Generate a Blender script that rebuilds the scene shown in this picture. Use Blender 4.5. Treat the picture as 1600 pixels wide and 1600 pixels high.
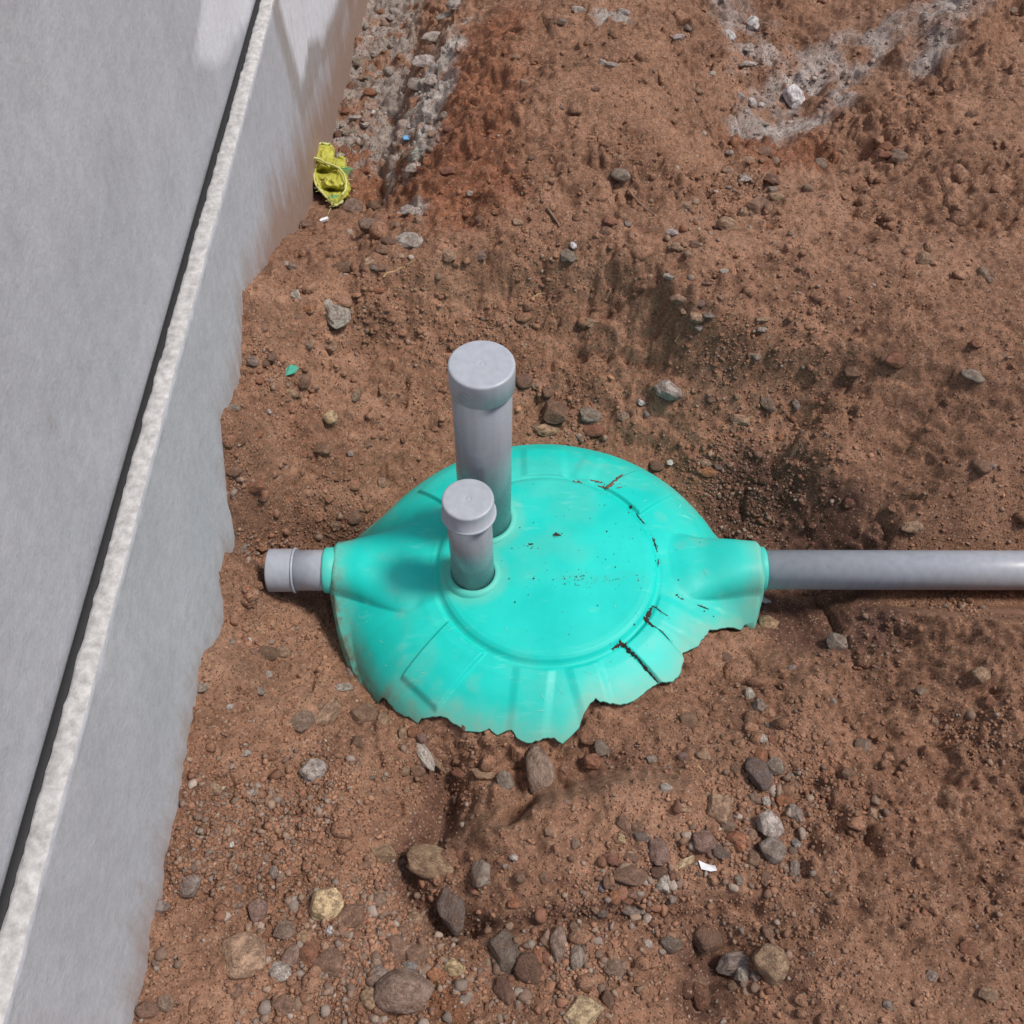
import bpy, bmesh, math, random
import numpy as np
from mathutils import Vector, Matrix, Quaternion

for o in list(bpy.data.objects):
    bpy.data.objects.remove(o, do_unlink=True)
SC = bpy.context.scene
COL = SC.collection
R = math.radians
random.seed(7)
rng = np.random.default_rng(11)

# ------------------------------------------------------------------ camera
F, PITCH, H = 1600.0, R(54.0), 1.743            # photo pixels, metres (z = 0 is the tank lid)
SP, CP = math.sin(PITCH), math.cos(PITCH)
cam_d = bpy.data.cameras.new('camera')
cam_d.sensor_fit = 'HORIZONTAL'
cam_d.angle = 2 * math.atan(800 / F)
cam_d.clip_start, cam_d.clip_end = 0.02, 400
cam = bpy.data.objects.new('camera', cam_d)
cam.location = (0, 0, H)
cam.rotation_euler = (R(90) - PITCH, 0, 0)
COL.objects.link(cam)
SC.camera = cam

# ------------------------------------------------------------------ sky, sun, exposure
to_sun = Vector((0.56, -0.02, 1.0)).normalized()
world = bpy.data.worlds.new('World')
SC.world = world
world.use_nodes = True
wn = world.node_tree
wn.nodes.clear()
sky = wn.nodes.new('ShaderNodeTexSky')
sky.sky_type = 'NISHITA'
sky.sun_disc = False
sky.sun_elevation = math.asin(to_sun.z)
sky.sun_rotation = math.atan2(to_sun.x, to_sun.y)
sky.air_density, sky.dust_density, sky.ozone_density = 1.0, 3.0, 1.0
bg = wn.nodes.new('ShaderNodeBackground')
bg.inputs['Strength'].default_value = 0.085
wo = wn.nodes.new('ShaderNodeOutputWorld')
wn.links.new(sky.outputs[0], bg.inputs[0])
wn.links.new(bg.outputs[0], wo.inputs[0])
sun_d = bpy.data.lights.new('sun', 'SUN')
sun_d.energy = 2.1
sun_d.angle = R(12)
sun_d.color = (1.0, 0.95, 0.88)
sun = bpy.data.objects.new('sun', sun_d)
sun.rotation_euler = to_sun.to_track_quat('Z', 'Y').to_euler()
sun.location = (3, 3, 6)
COL.objects.link(sun)
SC.view_settings.view_transform = 'Standard'
SC.view_settings.look = 'None'
SC.view_settings.gamma = 1.0
SC.view_settings.use_curve_mapping = False
SC.view_settings.exposure = 0.5
SC.cycles.caustics_reflective = False
SC.cycles.caustics_refractive = False

# ------------------------------------------------------------------ helpers: where things stand
def ray(px, py):
    """x, y, drop per metre of depth for a photo pixel"""
    v = (py - 800.0) / F
    return (px - 800.0) / F, CP - v * SP, SP + v * CP
def at_z(px, py, z):
    a, b, c = ray(px, py); d = (H - z) / c
    return a * d, b * d, z
def at_x(px, py, X):
    a, b, c = ray(px, py); d = X / a
    return X, b * d, H - c * d

def tag(o, label=None, cat=None, group=None, kind=None):
    if label: o['label'] = label
    if cat: o['category'] = cat
    if group: o['group'] = group
    if kind: o['kind'] = kind
    return o
def link(name, me, mats=None, parent=None, smooth=True):
    o = bpy.data.objects.new(name, me)
    COL.objects.link(o)
    if mats is not None:
        for m in (mats if isinstance(mats, (list, tuple)) else [mats]): me.materials.append(m)
    if parent: o.parent = parent
    if smooth and len(me.polygons):
        me.polygons.foreach_set('use_smooth', np.ones(len(me.polygons), dtype=bool))
    return o
def mesh_np(name, verts, faces):
    """verts (n,3) array, faces (m,k) int array"""
    me = bpy.data.meshes.new(name)
    verts = np.asarray(verts, dtype=np.float32); faces = np.asarray(faces, dtype=np.int32)
    k = faces.shape[1]
    me.vertices.add(len(verts)); me.vertices.foreach_set('co', verts.ravel())
    me.loops.add(faces.size); me.loops.foreach_set('vertex_index', faces.ravel())
    me.polygons.add(len(faces))
    me.polygons.foreach_set('loop_start', np.arange(0, faces.size, k, dtype=np.int32))
    me.update(calc_edges=True); me.validate()
    return me
def grid_faces(nr, nc, wrap=False):
    i = np.arange(nr - 1)[:, None]; j = np.arange(nc if wrap else nc - 1)[None, :]
    a = i * nc + j; b = i * nc + (j + 1) % nc
    return np.stack([a, b, b + nc, a + nc], -1).reshape(-1, 4)
def set_col(me, name, arr):
    at = me.attributes.new(name, 'FLOAT_COLOR', 'POINT')
    a = np.ones((len(me.vertices), 4), dtype=np.float32); a[:, :arr.shape[1]] = arr
    at.data.foreach_set('color', a.ravel())
def set_float(me, name, arr):
    at = me.attributes.new(name, 'FLOAT', 'POINT')
    at.data.foreach_set('value', np.asarray(arr, dtype=np.float32).ravel())
def empty(name, loc):
    o = bpy.data.objects.new(name, None); o.location = loc; o.empty_display_size = 0.05
    COL.objects.link(o); return o

# ------------------------------------------------------------------ noise
_tab = rng.random((256, 256))
def vnoise(x, y, seed=0):
    x = x + seed * 17.31; y = y + seed * 9.77
    xi = np.floor(x).astype(int); yi = np.floor(y).astype(int)
    fx = x - xi; fy = y - yi
    fx = fx**3 * (fx * (fx * 6 - 15) + 10); fy = fy**3 * (fy * (fy * 6 - 15) + 10)
    g = lambda a, b: _tab[(xi + a) & 255, (yi + b) & 255]
    return ((g(0, 0) * (1 - fx) + g(1, 0) * fx) * (1 - fy) + (g(0, 1) * (1 - fx) + g(1, 1) * fx) * fy) * 2 - 1
def fbm(x, y, oct=4, seed=0, gain=0.5):
    s = 0; a = 1.0; t = 0
    ca, sa = math.cos(0.6), math.sin(0.6)
    for k in range(oct):
        s = s + a * vnoise(x, y, seed + k * 3); t += a
        a *= gain; x, y = (ca * x - sa * y) * 2.03, (sa * x + ca * y) * 2.03
    return s / t
def worley(x, y, seed=0):
    xi = np.floor(x).astype(int); yi = np.floor(y).astype(int)
    f1 = np.full(x.shape, 9.0); f2 = np.full(x.shape, 9.0); idv = np.zeros(x.shape)
    for a in (-1, 0, 1):
        for b in (-1, 0, 1):
            cx, cy = xi + a, yi + b
            jx = _tab[(cx * 3 + seed) & 255, (cy * 7 + 13) & 255]; jy = _tab[(cx * 5 + 91) & 255, (cy * 3 + seed * 5) & 255]
            d = np.hypot(cx + jx - x, cy + jy - y)
            m = d < f1
            f2 = np.where(m, f1, np.minimum(f2, d)); f1 = np.where(m, d, f1); idv = np.where(m, jx, idv)
    return f1, f2, idv
def sstep(a, b, x):
    t = np.clip((x - a) / (b - a), 0, 1); return t * t * (3 - 2 * t)
def smax(a, b, k):
    h = np.clip(0.5 + 0.5 * (a - b) / k, 0, 1)
    return b * (1 - h) + a * h + k * h * (1 - h)
def dist_poly(x, y, pts):
    """distance to an open polyline"""
    d = np.full(np.shape(x), 9.0)
    for (ax, ay), (bx, by) in zip(pts[:-1], pts[1:]):
        dx, dy = bx - ax, by - ay; L = dx * dx + dy * dy + 1e-12
        t = np.clip(((x - ax) * dx + (y - ay) * dy) / L, 0, 1)
        d = np.minimum(d, np.hypot(x - ax - t * dx, y - ay - t * dy))
    return d

# ------------------------------------------------------------------ materials
class N:
    def __init__(s, name):
        s.m = bpy.data.materials.new(name); s.m.use_nodes = True
        s.t = s.m.node_tree; s.t.nodes.clear()
        s.out = s.n('ShaderNodeOutputMaterial'); s.b = s.n('ShaderNodeBsdfPrincipled')
        s.l(s.b.outputs[0], s.out.inputs[0])
    def n(s, kind, **kw):
        x = s.t.nodes.new(kind)
        for k, v in kw.items(): setattr(x, k, v)
        return x
    def l(s, a, b): s.t.links.new(a, b)
    def tex(s, scale, detail=4, rough=0.55, vec=None, kind='ShaderNodeTexNoise'):
        x = s.n(kind)
        x.inputs['Scale'].default_value = scale
        if kind == 'ShaderNodeTexNoise':
            x.inputs['Detail'].default_value = detail; x.inputs['Roughness'].default_value = rough
        if vec is not None: s.l(vec, x.inputs['Vector'])
        return x
    def ramp(s, fac, stops):
        x = s.n('ShaderNodeValToRGB'); e = x.color_ramp.elements
        e[0].position, e[0].color = stops[0][0], (*stops[0][1], 1)
        e[1].position, e[1].color = stops[-1][0], (*stops[-1][1], 1)
        for p, c in stops[1:-1]:
            q = e.new(p); q.color = (*c, 1)
        s.l(fac, x.inputs[0]); return x
    def gray(s, fac, a, b, va=0.0, vb=1.0):
        return s.ramp(fac, [(a, (va,) * 3), (b, (vb,) * 3)])
    def mix(s, fac, a, b, blend='MIX'):
        x = s.n('ShaderNodeMix', data_type='RGBA', blend_type=blend)
        for sock, v in ((x.inputs[0], fac), (x.inputs[6], a), (x.inputs[7], b)):
            if hasattr(v, 'is_linked'): s.l(v, sock)
            elif isinstance(v, (int, float)): sock.default_value = v if sock == x.inputs[0] else (v, v, v, 1)
            else: sock.default_value = (*v, 1)
        return x.outputs[2]
    def bump(s, h, strength, dist, prev=None):
        x = s.n('ShaderNodeBump'); x.inputs['Strength'].default_value = strength; x.inputs['Distance'].default_value = dist
        s.l(h, x.inputs['Height'])
        if prev is not None: s.l(prev, x.inputs['Normal'])
        return x.outputs[0]
    def attr(s, name):
        return s.n('ShaderNodeAttribute', attribute_name=name)
    def obj(s): return s.n('ShaderNodeTexCoord').outputs['Object']
    def rough(s, v): s.b.inputs['Roughness'].default_value = v

def soil_material():
    s = N('soil'); p = s.n('ShaderNodeNewGeometry').outputs['Position']
    c = s.attr('Col').outputs['Color']
    n1 = s.tex(60, 6, 0.65, p); n2 = s.tex(420, 3, 0.7, p)
    v = s.tex(330, vec=p, kind='ShaderNodeTexVoronoi')
    c = s.mix(1.0, c, s.gray(n1.outputs[0], 0.3, 0.72, 0.66, 1.36).outputs[0], 'MULTIPLY')
    c = s.mix(1.0, c, s.gray(n2.outputs[0], 0.3, 0.7, 0.62, 1.38).outputs[0], 'MULTIPLY')
    sep = s.n('ShaderNodeSeparateColor'); s.l(v.outputs['Color'], sep.inputs[0])
    g = s.gray(sep.outputs[0], 0.93, 0.96); c = s.mix(g.outputs[0], c, (0.36, 0.23, 0.15))
    g2 = s.gray(sep.outputs[1], 0.9, 0.93); c = s.mix(g2.outputs[0], c, (0.10, 0.052, 0.034))
    g3 = s.gray(sep.outputs[2], 0.985, 0.99); c = s.mix(g3.outputs[0], c, (0.34, 0.27, 0.21))
    s.l(c, s.b.inputs['Base Color'])
    w = s.attr('wet').outputs['Fac']
    rr = s.n('ShaderNodeMapRange'); rr.inputs[3].default_value = 0.95; rr.inputs[4].default_value = 0.8
    s.l(w, rr.inputs[0]); s.l(rr.outputs[0], s.b.inputs['Roughness'])
    s.b.inputs['Specular IOR Level'].default_value = 0.25
    b = s.bump(n1.outputs[0], 0.75, 0.010)
    v2 = s.tex(230, vec=p, kind='ShaderNodeTexVoronoi')
    b = s.bump(v2.outputs['Distance'], -0.55, 0.004, b)
    b = s.bump(n2.outputs[0], 0.75, 0.0035, b)
    s.l(b, s.b.inputs['Normal'])
    return s.m
def stone_material():
    s = N('stone'); oi = s.n('ShaderNodeObjectInfo'); co = s.obj()
    mp = s.n('ShaderNodeVectorMath', operation='ADD'); s.l(co, mp.inputs[0])
    cb = s.n('ShaderNodeCombineXYZ'); mu = s.n('ShaderNodeMath', operation='MULTIPLY'); mu.inputs[1].default_value = 40
    s.l(oi.outputs['Random'], mu.inputs[0]); s.l(mu.outputs[0], cb.inputs[0]); s.l(cb.outputs[0], mp.inputs[1])
    p = mp.outputs[0]
    n1 = s.tex(1.6, 5, 0.6, p); n2 = s.tex(9, 5, 0.7, p); n3 = s.tex(2.4, 4, 0.65, p)
    c = s.mix(1.0, oi.outputs['Color'], s.gray(n1.outputs[0], 0.3, 0.7, 0.72, 1.25).outputs[0], 'MULTIPLY')
    c = s.mix(1.0, c, s.gray(n2.outputs[0], 0.32, 0.68, 0.68, 1.28).outputs[0], 'MULTIPLY')
    d = s.gray(n3.outputs[0], 0.46, 0.68, 0.04, 0.8)                     # clinging earth
    c = s.mix(d.outputs[0], c, (0.205, 0.118, 0.078))
    s.l(c, s.b.inputs['Base Color']); s.rough(0.82); s.b.inputs['Specular IOR Level'].default_value = 0.3
    b = s.bump(n2.outputs[0], 0.55, 0.12); b = s.bump(d.outputs[0], 0.5, 0.05, b)
    s.l(b, s.b.inputs['Normal']); return s.m
def grain_material():
    s = N('loose_grain'); c = s.attr('Col').outputs['Color']; p = s.n('ShaderNodeNewGeometry').outputs['Position']
    n = s.tex(500, 3, 0.6, p)
    c = s.mix(1.0, c, s.gray(n.outputs[0], 0.3, 0.7, 0.72, 1.25).outputs[0], 'MULTIPLY')
    s.l(c, s.b.inputs['Base Color']); s.rough(0.9); s.b.inputs['Specular IOR Level'].default_value = 0.25
    s.l(s.bump(n.outputs[0], 0.5, 0.002), s.b.inputs['Normal']); return s.m
def tank_material():
    s = N('turquoise_plastic'); p = s.obj()
    dust = s.attr('dust').outputs['Fac']; mud = s.attr('mud').outputs['Fac']
    n1 = s.tex(7, 4, 0.6, p); n2 = s.tex(45, 5, 0.7, p)
    c = s.ramp(n1.outputs[0], [(0.3, (0.002, 0.51, 0.44)), (0.7, (0.010, 0.61, 0.525))]).outputs[0]
    # scuffs
    mp = s.n('ShaderNodeMapping'); mp.inputs['Rotation'].default_value = (0, 0, 0.7); mp.inputs['Scale'].default_value = (18, 75, 30)
    s.l(p, mp.inputs[0]); n3 = s.tex(1.0, 3, 0.6, mp.outputs[0])
    m3 = s.n('ShaderNodeMath', operation='MULTIPLY'); n4 = s.tex(11, 2, 0.5, p)
    s.l(s.gray(n3.outputs[0], 0.56, 0.72).outputs[0], m3.inputs[0]); s.l(s.gray(n4.outputs[0], 0.50, 0.66).outputs[0], m3.inputs[1])
    sc = s.n('ShaderNodeMath', operation='MULTIPLY'); sc.inputs[1].default_value = 0.4; s.l(m3.outputs[0], sc.inputs[0])
    c = s.mix(sc.outputs[0], c, (0.24, 0.74, 0.62))
    # thin dust film, patchy
    dm = s.n('ShaderNodeMath', operation='MULTIPLY'); s.l(dust, dm.inputs[0])
    s.l(s.gray(n2.outputs[0], 0.25, 0.75, 0.45, 1.0).outputs[0], dm.inputs[1])
    c = s.mix(dm.outputs[0], c, (0.24, 0.44, 0.34))
    mm = s.n('ShaderNodeMath', operation='MULTIPLY'); s.l(mud, mm.inputs[0])
    s.l(s.gray(n2.outputs[0], 0.42, 0.6).outputs[0], mm.inputs[1])
    c = s.mix(mm.outputs[0], c, (0.17, 0.10, 0.065))
    s.l(c, s.b.inputs['Base Color'])
    s.b.inputs['Specular IOR Level'].default_value = 0.32
    r = s.n('ShaderNodeMapRange'); r.inputs[3].default_value = 0.36; r.inputs[4].default_value = 0.62
    s.l(n1.outputs[0], r.inputs[0]); s.l(r.outputs[0], s.b.inputs['Roughness'])
    b = s.bump(n2.outputs[0], 0.12, 0.002); s.l(b, s.b.inputs['Normal']); return s.m
def pvc_material(name, base, rough):
    s = N(name); p = s.obj(); mp = s.n('ShaderNodeMapping'); mp.inputs['Scale'].default_value = (60, 60, 6)
    s.l(p, mp.inputs[0]); n = s.tex(1, 4, 0.6, mp.outputs[0]); n2 = s.tex(35, 4, 0.7, p)
    c = s.mix(1.0, base, s.gray(n.outputs[0], 0.3, 0.7, 0.9, 1.08).outputs[0], 'MULTIPLY')
    c = s.mix(s.gray(n2.outputs[0], 0.56, 0.8, 0.0, 0.35).outputs[0], c, (0.30, 0.24, 0.20))
    s.l(c, s.b.inputs['Base Color'])
    s.l(s.gray(n2.outputs[0], 0.3, 0.8, rough - 0.06, rough + 0.2).outputs[0], s.b.inputs['Roughness'])
    return s.m
def plain(name, base, rough=0.7, var=0.25, scale=80, bump=0.2):
    s = N(name); p = s.obj(); n = s.tex(scale, 4, 0.65, p)
    c = s.mix(1.0, base, s.gray(n.outputs[0], 0.3, 0.7, 1 - var, 1 + var).outputs[0], 'MULTIPLY')
    s.l(c, s.b.inputs['Base Color']); s.rough(rough)
    s.l(s.bump(n.outputs[0], bump, 0.003), s.b.inputs['Normal']); return s.m
def wall_material():
    s = N('cement_render'); p = s.n('ShaderNodeNewGeometry').outputs['Position']
    mp = s.n('ShaderNodeMapping'); mp.inputs['Scale'].default_value = (20, 22, 3.5); s.l(p, mp.inputs[0])
    st = s.tex(1, 5, 0.65, mp.outputs[0]); n1 = s.tex(5, 5, 0.6, p); n2 = s.tex(160, 4, 0.7, p)
    c = s.ramp(n1.outputs[0], [(0.3, (0.37, 0.38, 0.41)), (0.7, (0.43, 0.44, 0.47))]).outputs[0]
    c = s.mix(s.gray(st.outputs[0], 0.48, 0.72, 0.0, 0.2).outputs[0], c, (0.33, 0.31, 0.30))
    def masked(a, lo, hi, col, amt):
        nonlocal c
        ad = s.n('ShaderNodeMath', operation='ADD'); sb = s.n('ShaderNodeMath', operation='MULTIPLY_ADD')
        s.l(st.outputs[0], sb.inputs[0]); sb.inputs[1].default_value = 1.1; sb.inputs[2].default_value = -0.55
        s.l(s.attr(a).outputs['Fac'], ad.inputs[0]); s.l(sb.outputs[0], ad.inputs[1])
        c = s.mix(s.gray(ad.outputs[0], lo, hi, 0.0, amt).outputs[0], c, col)
    masked('grime', 0.3, 0.9, (0.27, 0.235, 0.21), 0.7)
    masked('white', 0.30, 0.95, (0.64, 0.65, 0.69), 0.9)
    masked('mud', 0.25, 0.95, (0.27, 0.17, 0.12), 0.85)
    c = s.mix(1.0, c, s.gray(n2.outputs[0], 0.3, 0.7, 0.93, 1.06).outputs[0], 'MULTIPLY')
    s.l(c, s.b.inputs['Base Color']); s.rough(0.85)
    n5 = s.tex(38, 6, 0.7, p); c = s.mix(1.0, c, s.gray(n5.outputs[0], 0.3, 0.7, 0.9, 1.09).outputs[0], 'MULTIPLY'); s.l(c, s.b.inputs['Base Color'])
    b = s.bump(n1.outputs[0], 0.35, 0.012); b = s.bump(n5.outputs[0], 0.35, 0.004, b); b = s.bump(n2.outputs[0], 0.4, 0.0015, b); s.l(b, s.b.inputs['Normal']); return s.m

M_SOIL, M_STONE, M_GRAIN, M_TANK, M_WALL = soil_material(), stone_material(), grain_material(), tank_material(), wall_material()
M_PVC_SHADED = pvc_material('shaded_grey_pvc', (0.25, 0.27, 0.30), 0.25)  # upright pipes: same plastic, darkened for the shade on sideways faces
M_CAP = pvc_material('grey_pvc_cap', (0.36, 0.385, 0.43), 0.40)
M_PVC_LIT = pvc_material('lit_grey_pvc', (0.34, 0.365, 0.41), 0.32)  # level pipes: same plastic, sky light painted in as paler grey
M_PRINT = plain('black_print', (0.02, 0.02, 0.03), 0.6, 0.1)
M_COPING = plain('rough_concrete', (0.42, 0.41, 0.40), 0.9, 0.3, 60, 0.9)
M_SLIT_SHADE = plain('slit_shade_earth', (0.035, 0.019, 0.013), 0.95, 0.3, 200, 0.4)  # near-black earth colour that also paints the deep shade of slits
M_EARTH = plain('brown_earth', (0.16, 0.085, 0.055), 0.95, 0.3, 200, 0.6)

# ------------------------------------------------------------------ tank shape (used by the ground too)
TX, TY = 0.0713, 1.140
PR = np.array([0, .06, .12, .17, .200, .212, .2195, .2245, .229, .236, .26, .30, .345, .385, .408, .422, .430, .434, .437])
PZ = np.array([.007, .0066, .005, .003, .0012, -.0006, -.0045, -.0105, -.0135, -.0135, -.017, -.030, -.053, -.085, -.118, -.155, -.20, -.26, -.36])
_rs = np.linspace(0, .437, 2200)
_zs = np.interp(_rs, PR, PZ)
_k = np.hanning(281); _k /= _k.sum()
_zp = np.concatenate([np.full(200, _zs[0]), _zs, _zs[-1] + (_zs[-1] - _zs[-2]) * np.arange(1, 201)])
_zsm = np.convolve(_zp, _k, 'same')[200:-200]
_k2 = np.hanning(15); _k2 /= _k2.sum()
_zs2 = np.convolve(_zp, _k2, 'same')[200:-200]
_zsm = np.where(_rs < .245, _zs2, _zsm * sstep(.245, .29, _rs) + _zs2 * (1 - sstep(.245, .29, _rs)))
AX_Z, SOCK_R, SOCK_END = -.043, .057, .443
def tank_z(u, v):
    r = np.hypot(u, v); th = np.degrees(np.arctan2(v, u)) % 360
    z = np.interp(r, _rs, _zsm)
    # embossed radial pads between the lid and the rim
    for a, hw, r1, hgt in ((45, .050, .355, .0075), (133, .050, .355, .0075), (226, .050, .362, .008), (317, .037, .43, .009),
                           (263, .034, .43, .004), (286, .030, .43, .004), (90, .045, .345, .005), (70, .02, .34, .003), (335, .03, .43, .0035), (205, .03, .40, .003)):
        ca, sa = math.cos(R(a)), math.sin(R(a))
        al = u * ca + v * sa; ac = -u * sa + v * ca
        e = .0035 if hgt > .006 else .010
        m = (1 - sstep(hw - e, hw + e, np.abs(ac))) * sstep(.232, .240, r) * (1 - sstep(r1 - e * 1.5, r1 + e * 1.5, al)) * (al > 0)
        z = z + hgt * m
    # the two pipe sockets: half-round humps that run out level from the lid
    for sgn in (-1, 1):
        uu = u * sgn; w = SOCK_R * (1.0 + (1.0 if sgn < 0 else .45) * sstep(.45, .26, uu))
        t = np.abs(v - .012) / w
        hump = AX_Z + SOCK_R * np.sqrt(np.clip(1 - np.clip(t, 0, 1) ** (2.6 if sgn < 0 else 3.2), 0, 1)) - np.clip(t - 1, 0, 9) * (.06 if sgn < 0 else .085) - .006
        hump = hump - (.026 if sgn < 0 else .034) * sstep(.40, .235, uu) - .012 * sstep(SOCK_END - .016, SOCK_END, uu) ** 2
        hump = np.where(uu > .2, hump, -1.0)
        z = np.where(uu > .2, smax(z, hump, (.055 if sgn < 0 else .045) * sstep(.225, .30, uu) + 1e-4), z)
    # dents and slight unevenness of the moulding
    z = z + .0014 * vnoise(u * 13, v * 13, 5) + .0022 * vnoise(u * 5, v * 5, 6) * sstep(.2, .3, r)
    return z
RAG = [(599,1088),(610,1102),(627,1116),(643,1122),(652,1131),(659,1121),(685,1119),(699,1121),(711,1131),(728,1141),
       (748,1144),(764,1139),(777,1148),(790,1142),(799,1139),(807,1151),(819,1160),(839,1158),(856,1151),(868,1154),(879,1162),(893,1148),(905,1136),
       (912,1113),(922,1098),(931,1091),(939,1096),(974,1100),(991,1095),(1000,1086),(1026,1068),(1049,1065),(1063,1053),(1068,1030),(1066,1019),
       (1089,1010),(1098,998),(1109,984),(1129,980),(1146,980),(1158,984),(1163,975)]
def ray_tank(px, py):
    a, b, c = ray(px, py); d = np.linspace(1.5, 2.6, 4400)
    X, Y, Z = a * d, b * d, H - c * d
    s = Z - tank_z(X - TX, Y - TY)
    i = int(np.argmax(s < 0)) if (s < 0).any() else int(np.argmin(np.abs(s)))
    return X[i] - TX, Y[i] - TY, Z[i]
rag_uv = []
for p in RAG:
    u, v, z = ray_tank(*p); rag_uv.append((math.degrees(math.atan2(v, u)) % 360, math.hypot(u, v), z))
_ra = sorted(rag_uv)
RAG_A = np.array([q[0] for q in _ra]); RAG_R = np.array([q[1] for q in _ra])
def r_end(th):
    """outline radius of the shell seen from above; th in degrees 0..360"""
    t = np.radians(th)
    dl_ = np.abs((th - 180 + 180) % 360 - 180); dr_ = np.abs((th + 180) % 360 - 180)
    full = .4305 + .0125 * np.exp(-(dl_ / 15) ** 2) + .0125 * np.exp(-(dr_ / 11) ** 4)
    rag = np.interp(th, RAG_A, RAG_R) + .0016 * vnoise(th * .9, th * 0, 3)
    m = sstep(RAG_A[0] - 2.5, RAG_A[0] + .5, th) * sstep(RAG_A[-1] + 1.2, RAG_A[-1] - .3, th)
    return full * (1 - m) + np.minimum(rag, full) * m, m

# ------------------------------------------------------------------ ground
XW = -.575                                        # face of the cement wall
ctrl = []
for p in ((575,0),(560,60),(548,110),(533,165),(520,215),(503,270),(487,320),(455,360),(430,390),(405,422),(383,455),(381,500),(378,560),(370,612),(352,638)):
    x, y, z = at_x(p[0], p[1], XW); ctrl.append((x, y, z)); ctrl.append((x - .05, y, z))
for y, z in ((1.25,.17),(1.1,.10),(.9,.05),(.6,.03),(.3,.03),(0,.03),(-.2,.03)): ctrl += [(XW, y, z), (XW - .05, y, z)]
for p in [(440,450,.19),(520,440,.14),(600,468,.085),(655,440,.105),(720,418,.112),(800,415,.115),(880,408,.115),(960,420,.115),(1010,455,.10),(1080,500,.09),(1160,515,.09),(1250,525,.09),(1400,560,.13),(1560,600,.15),
    (560,520,.06),(650,505,.04),(720,520,.022),(800,505,.03),(900,520,.015),(960,545,.0),(1040,590,-.01),(1150,620,-.01),(1250,640,0),(1400,690,.02),
    (500,620,.03),(600,640,-.05),(680,680,-.11),(760,690,-.13),(850,668,-.13),(950,680,-.13),(1050,712,-.13),(1130,740,-.11),(1250,720,-.04),
    (430,700,.06),(450,800,-.04),(550,800,-.11),(520,740,-.04),(400,860,-.08),(470,940,-.13),(370,960,-.05),(420,1020,-.09),(520,1010,-.16),(540,1060,-.15),(600,780,-.13),
    (1150,790,-.17),(1200,840,-.19),(1230,790,-.14),(1210,950,-.18),(1166,990,-.115),(1300,870,-.16),(1300,760,-.05),(1430,860,.0),(1560,880,.1),
    (600,1150,-.105),(700,1190,-.125),(800,1195,-.12),(880,1210,-.105),(960,1150,-.075),(1060,1105,-.07),(1120,1045,-.10),(1200,1020,-.115),(1250,1080,-.06),(1150,1150,-.04),
    (850,1262,-.025),(950,1240,-.005),(1080,1230,.005),(1200,1250,-.01),
    (690,1250,-.15),(650,1320,-.125),(750,1300,-.05),(560,1250,-.075),(430,1200,-.065),(380,1300,-.04),(480,1380,-.045),(640,1400,-.085),(710,1430,-.075),(850,1380,.0),(1000,1380,.01),(1150,1400,.0),
    (700,1500,-.045),(850,1480,-.035),(1000,1500,-.035),(1100,1500,-.06),(1200,1500,-.015),(400,1500,-.015),(550,1540,-.025),(640,1590,-.025),(900,1590,-.015),(1080,1580,-.055),(1250,1590,0),(1500,1500,.03),(1500,1200,0),(1450,1000,.0),
    (700,360,.13),(850,330,.17),(1000,330,.17),(1130,340,.13),(1240,330,.12),(1400,380,.15),
    (700,250,.11),(850,200,.2),(1000,200,.2),(1100,220,.12),(1180,190,.03),(1240,160,.0),(1350,200,.06),(1500,200,.1),
    (760,80,.08),(850,60,.18),(980,50,.2),(1080,80,.12),(1160,70,.0),(1230,40,-.01),(1400,50,.1),(1550,50,.15),
    (618,340,.03),(640,300,.04),(645,230,.0),(665,170,-.03),(690,90,-.05),(715,10,-.07),
    (592,335,-.07),(592,260,-.14),(606,190,-.20),(622,110,-.26),(640,20,-.31),(560,300,-.11),(552,240,-.17)]:
    ctrl.append(at_z(*p))
ctrl += [(x, y, .02) for x in (-.3, .2, .7, 1.2, 1.7) for y in (-.15,)] + [(1.7, y, .15) for y in (1, 2, 3, 4)] + [(x, 4.4, .1) for x in (0, .6, 1.2)] + [(-.6, 4.4, -.38), (-.35, 4.4, -.36)]
# soil just under the ragged skirt and hollow under the tank
for a, r, z in rag_uv[1:-1:2]:
    ctrl.append((TX + (r + .006) * math.cos(R(a)), TY + (r + .006) * math.sin(R(a)), z - .022))
ctrl = np.array(ctrl)
def tps_fit(P, z, lam):
    n = len(P); d2 = ((P[:, None] - P[None]) ** 2).sum(-1)
    K = np.where(d2 > 0, .5 * d2 * np.log(d2 + 1e-12), 0) + lam * np.eye(n)
    A = np.zeros((n + 3, n + 3)); A[:n, :n] = K; A[:n, n] = 1; A[:n, n+1:] = P; A[n, :n] = 1; A[n+1:, :n] = P.T
    return np.linalg.solve(A, np.concatenate([z, np.zeros(3)]))
_w = tps_fit(ctrl[:, :2], ctrl[:, 2], 1.2e-4)
def tps(x, y):
    s = _w[-3] + _w[-2] * x + _w[-1] * y
    for (cx, cy), w in zip(ctrl[:, :2], _w[:-3]):
        d2 = (x - cx) ** 2 + (y - cy) ** 2
        s = s + w * .5 * d2 * np.log(d2 + 1e-12)
    return s
def geo(a, step, n, g=1.35):
    r = []; s = step
    for _ in range(n): a += s; r.append(a); s *= g
    return r
gx = np.arange(-.60, 1.62, .0040)
gy = []; yy = -.05
while yy < 4.3: gy.append(yy); yy += .0036 + .0011 * max(yy - .6, 0)
gy = np.array(gy)
GX = np.concatenate([np.array(geo(-.60, -.03, 25))[::-1], gx, geo(gx[-1], .03, 25)])
GY = np.concatenate([np.array(geo(-.05, -.03, 25))[::-1], gy, geo(gy[-1], .03, 25)])
X, Y = np.meshgrid(GX, GY)
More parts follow.
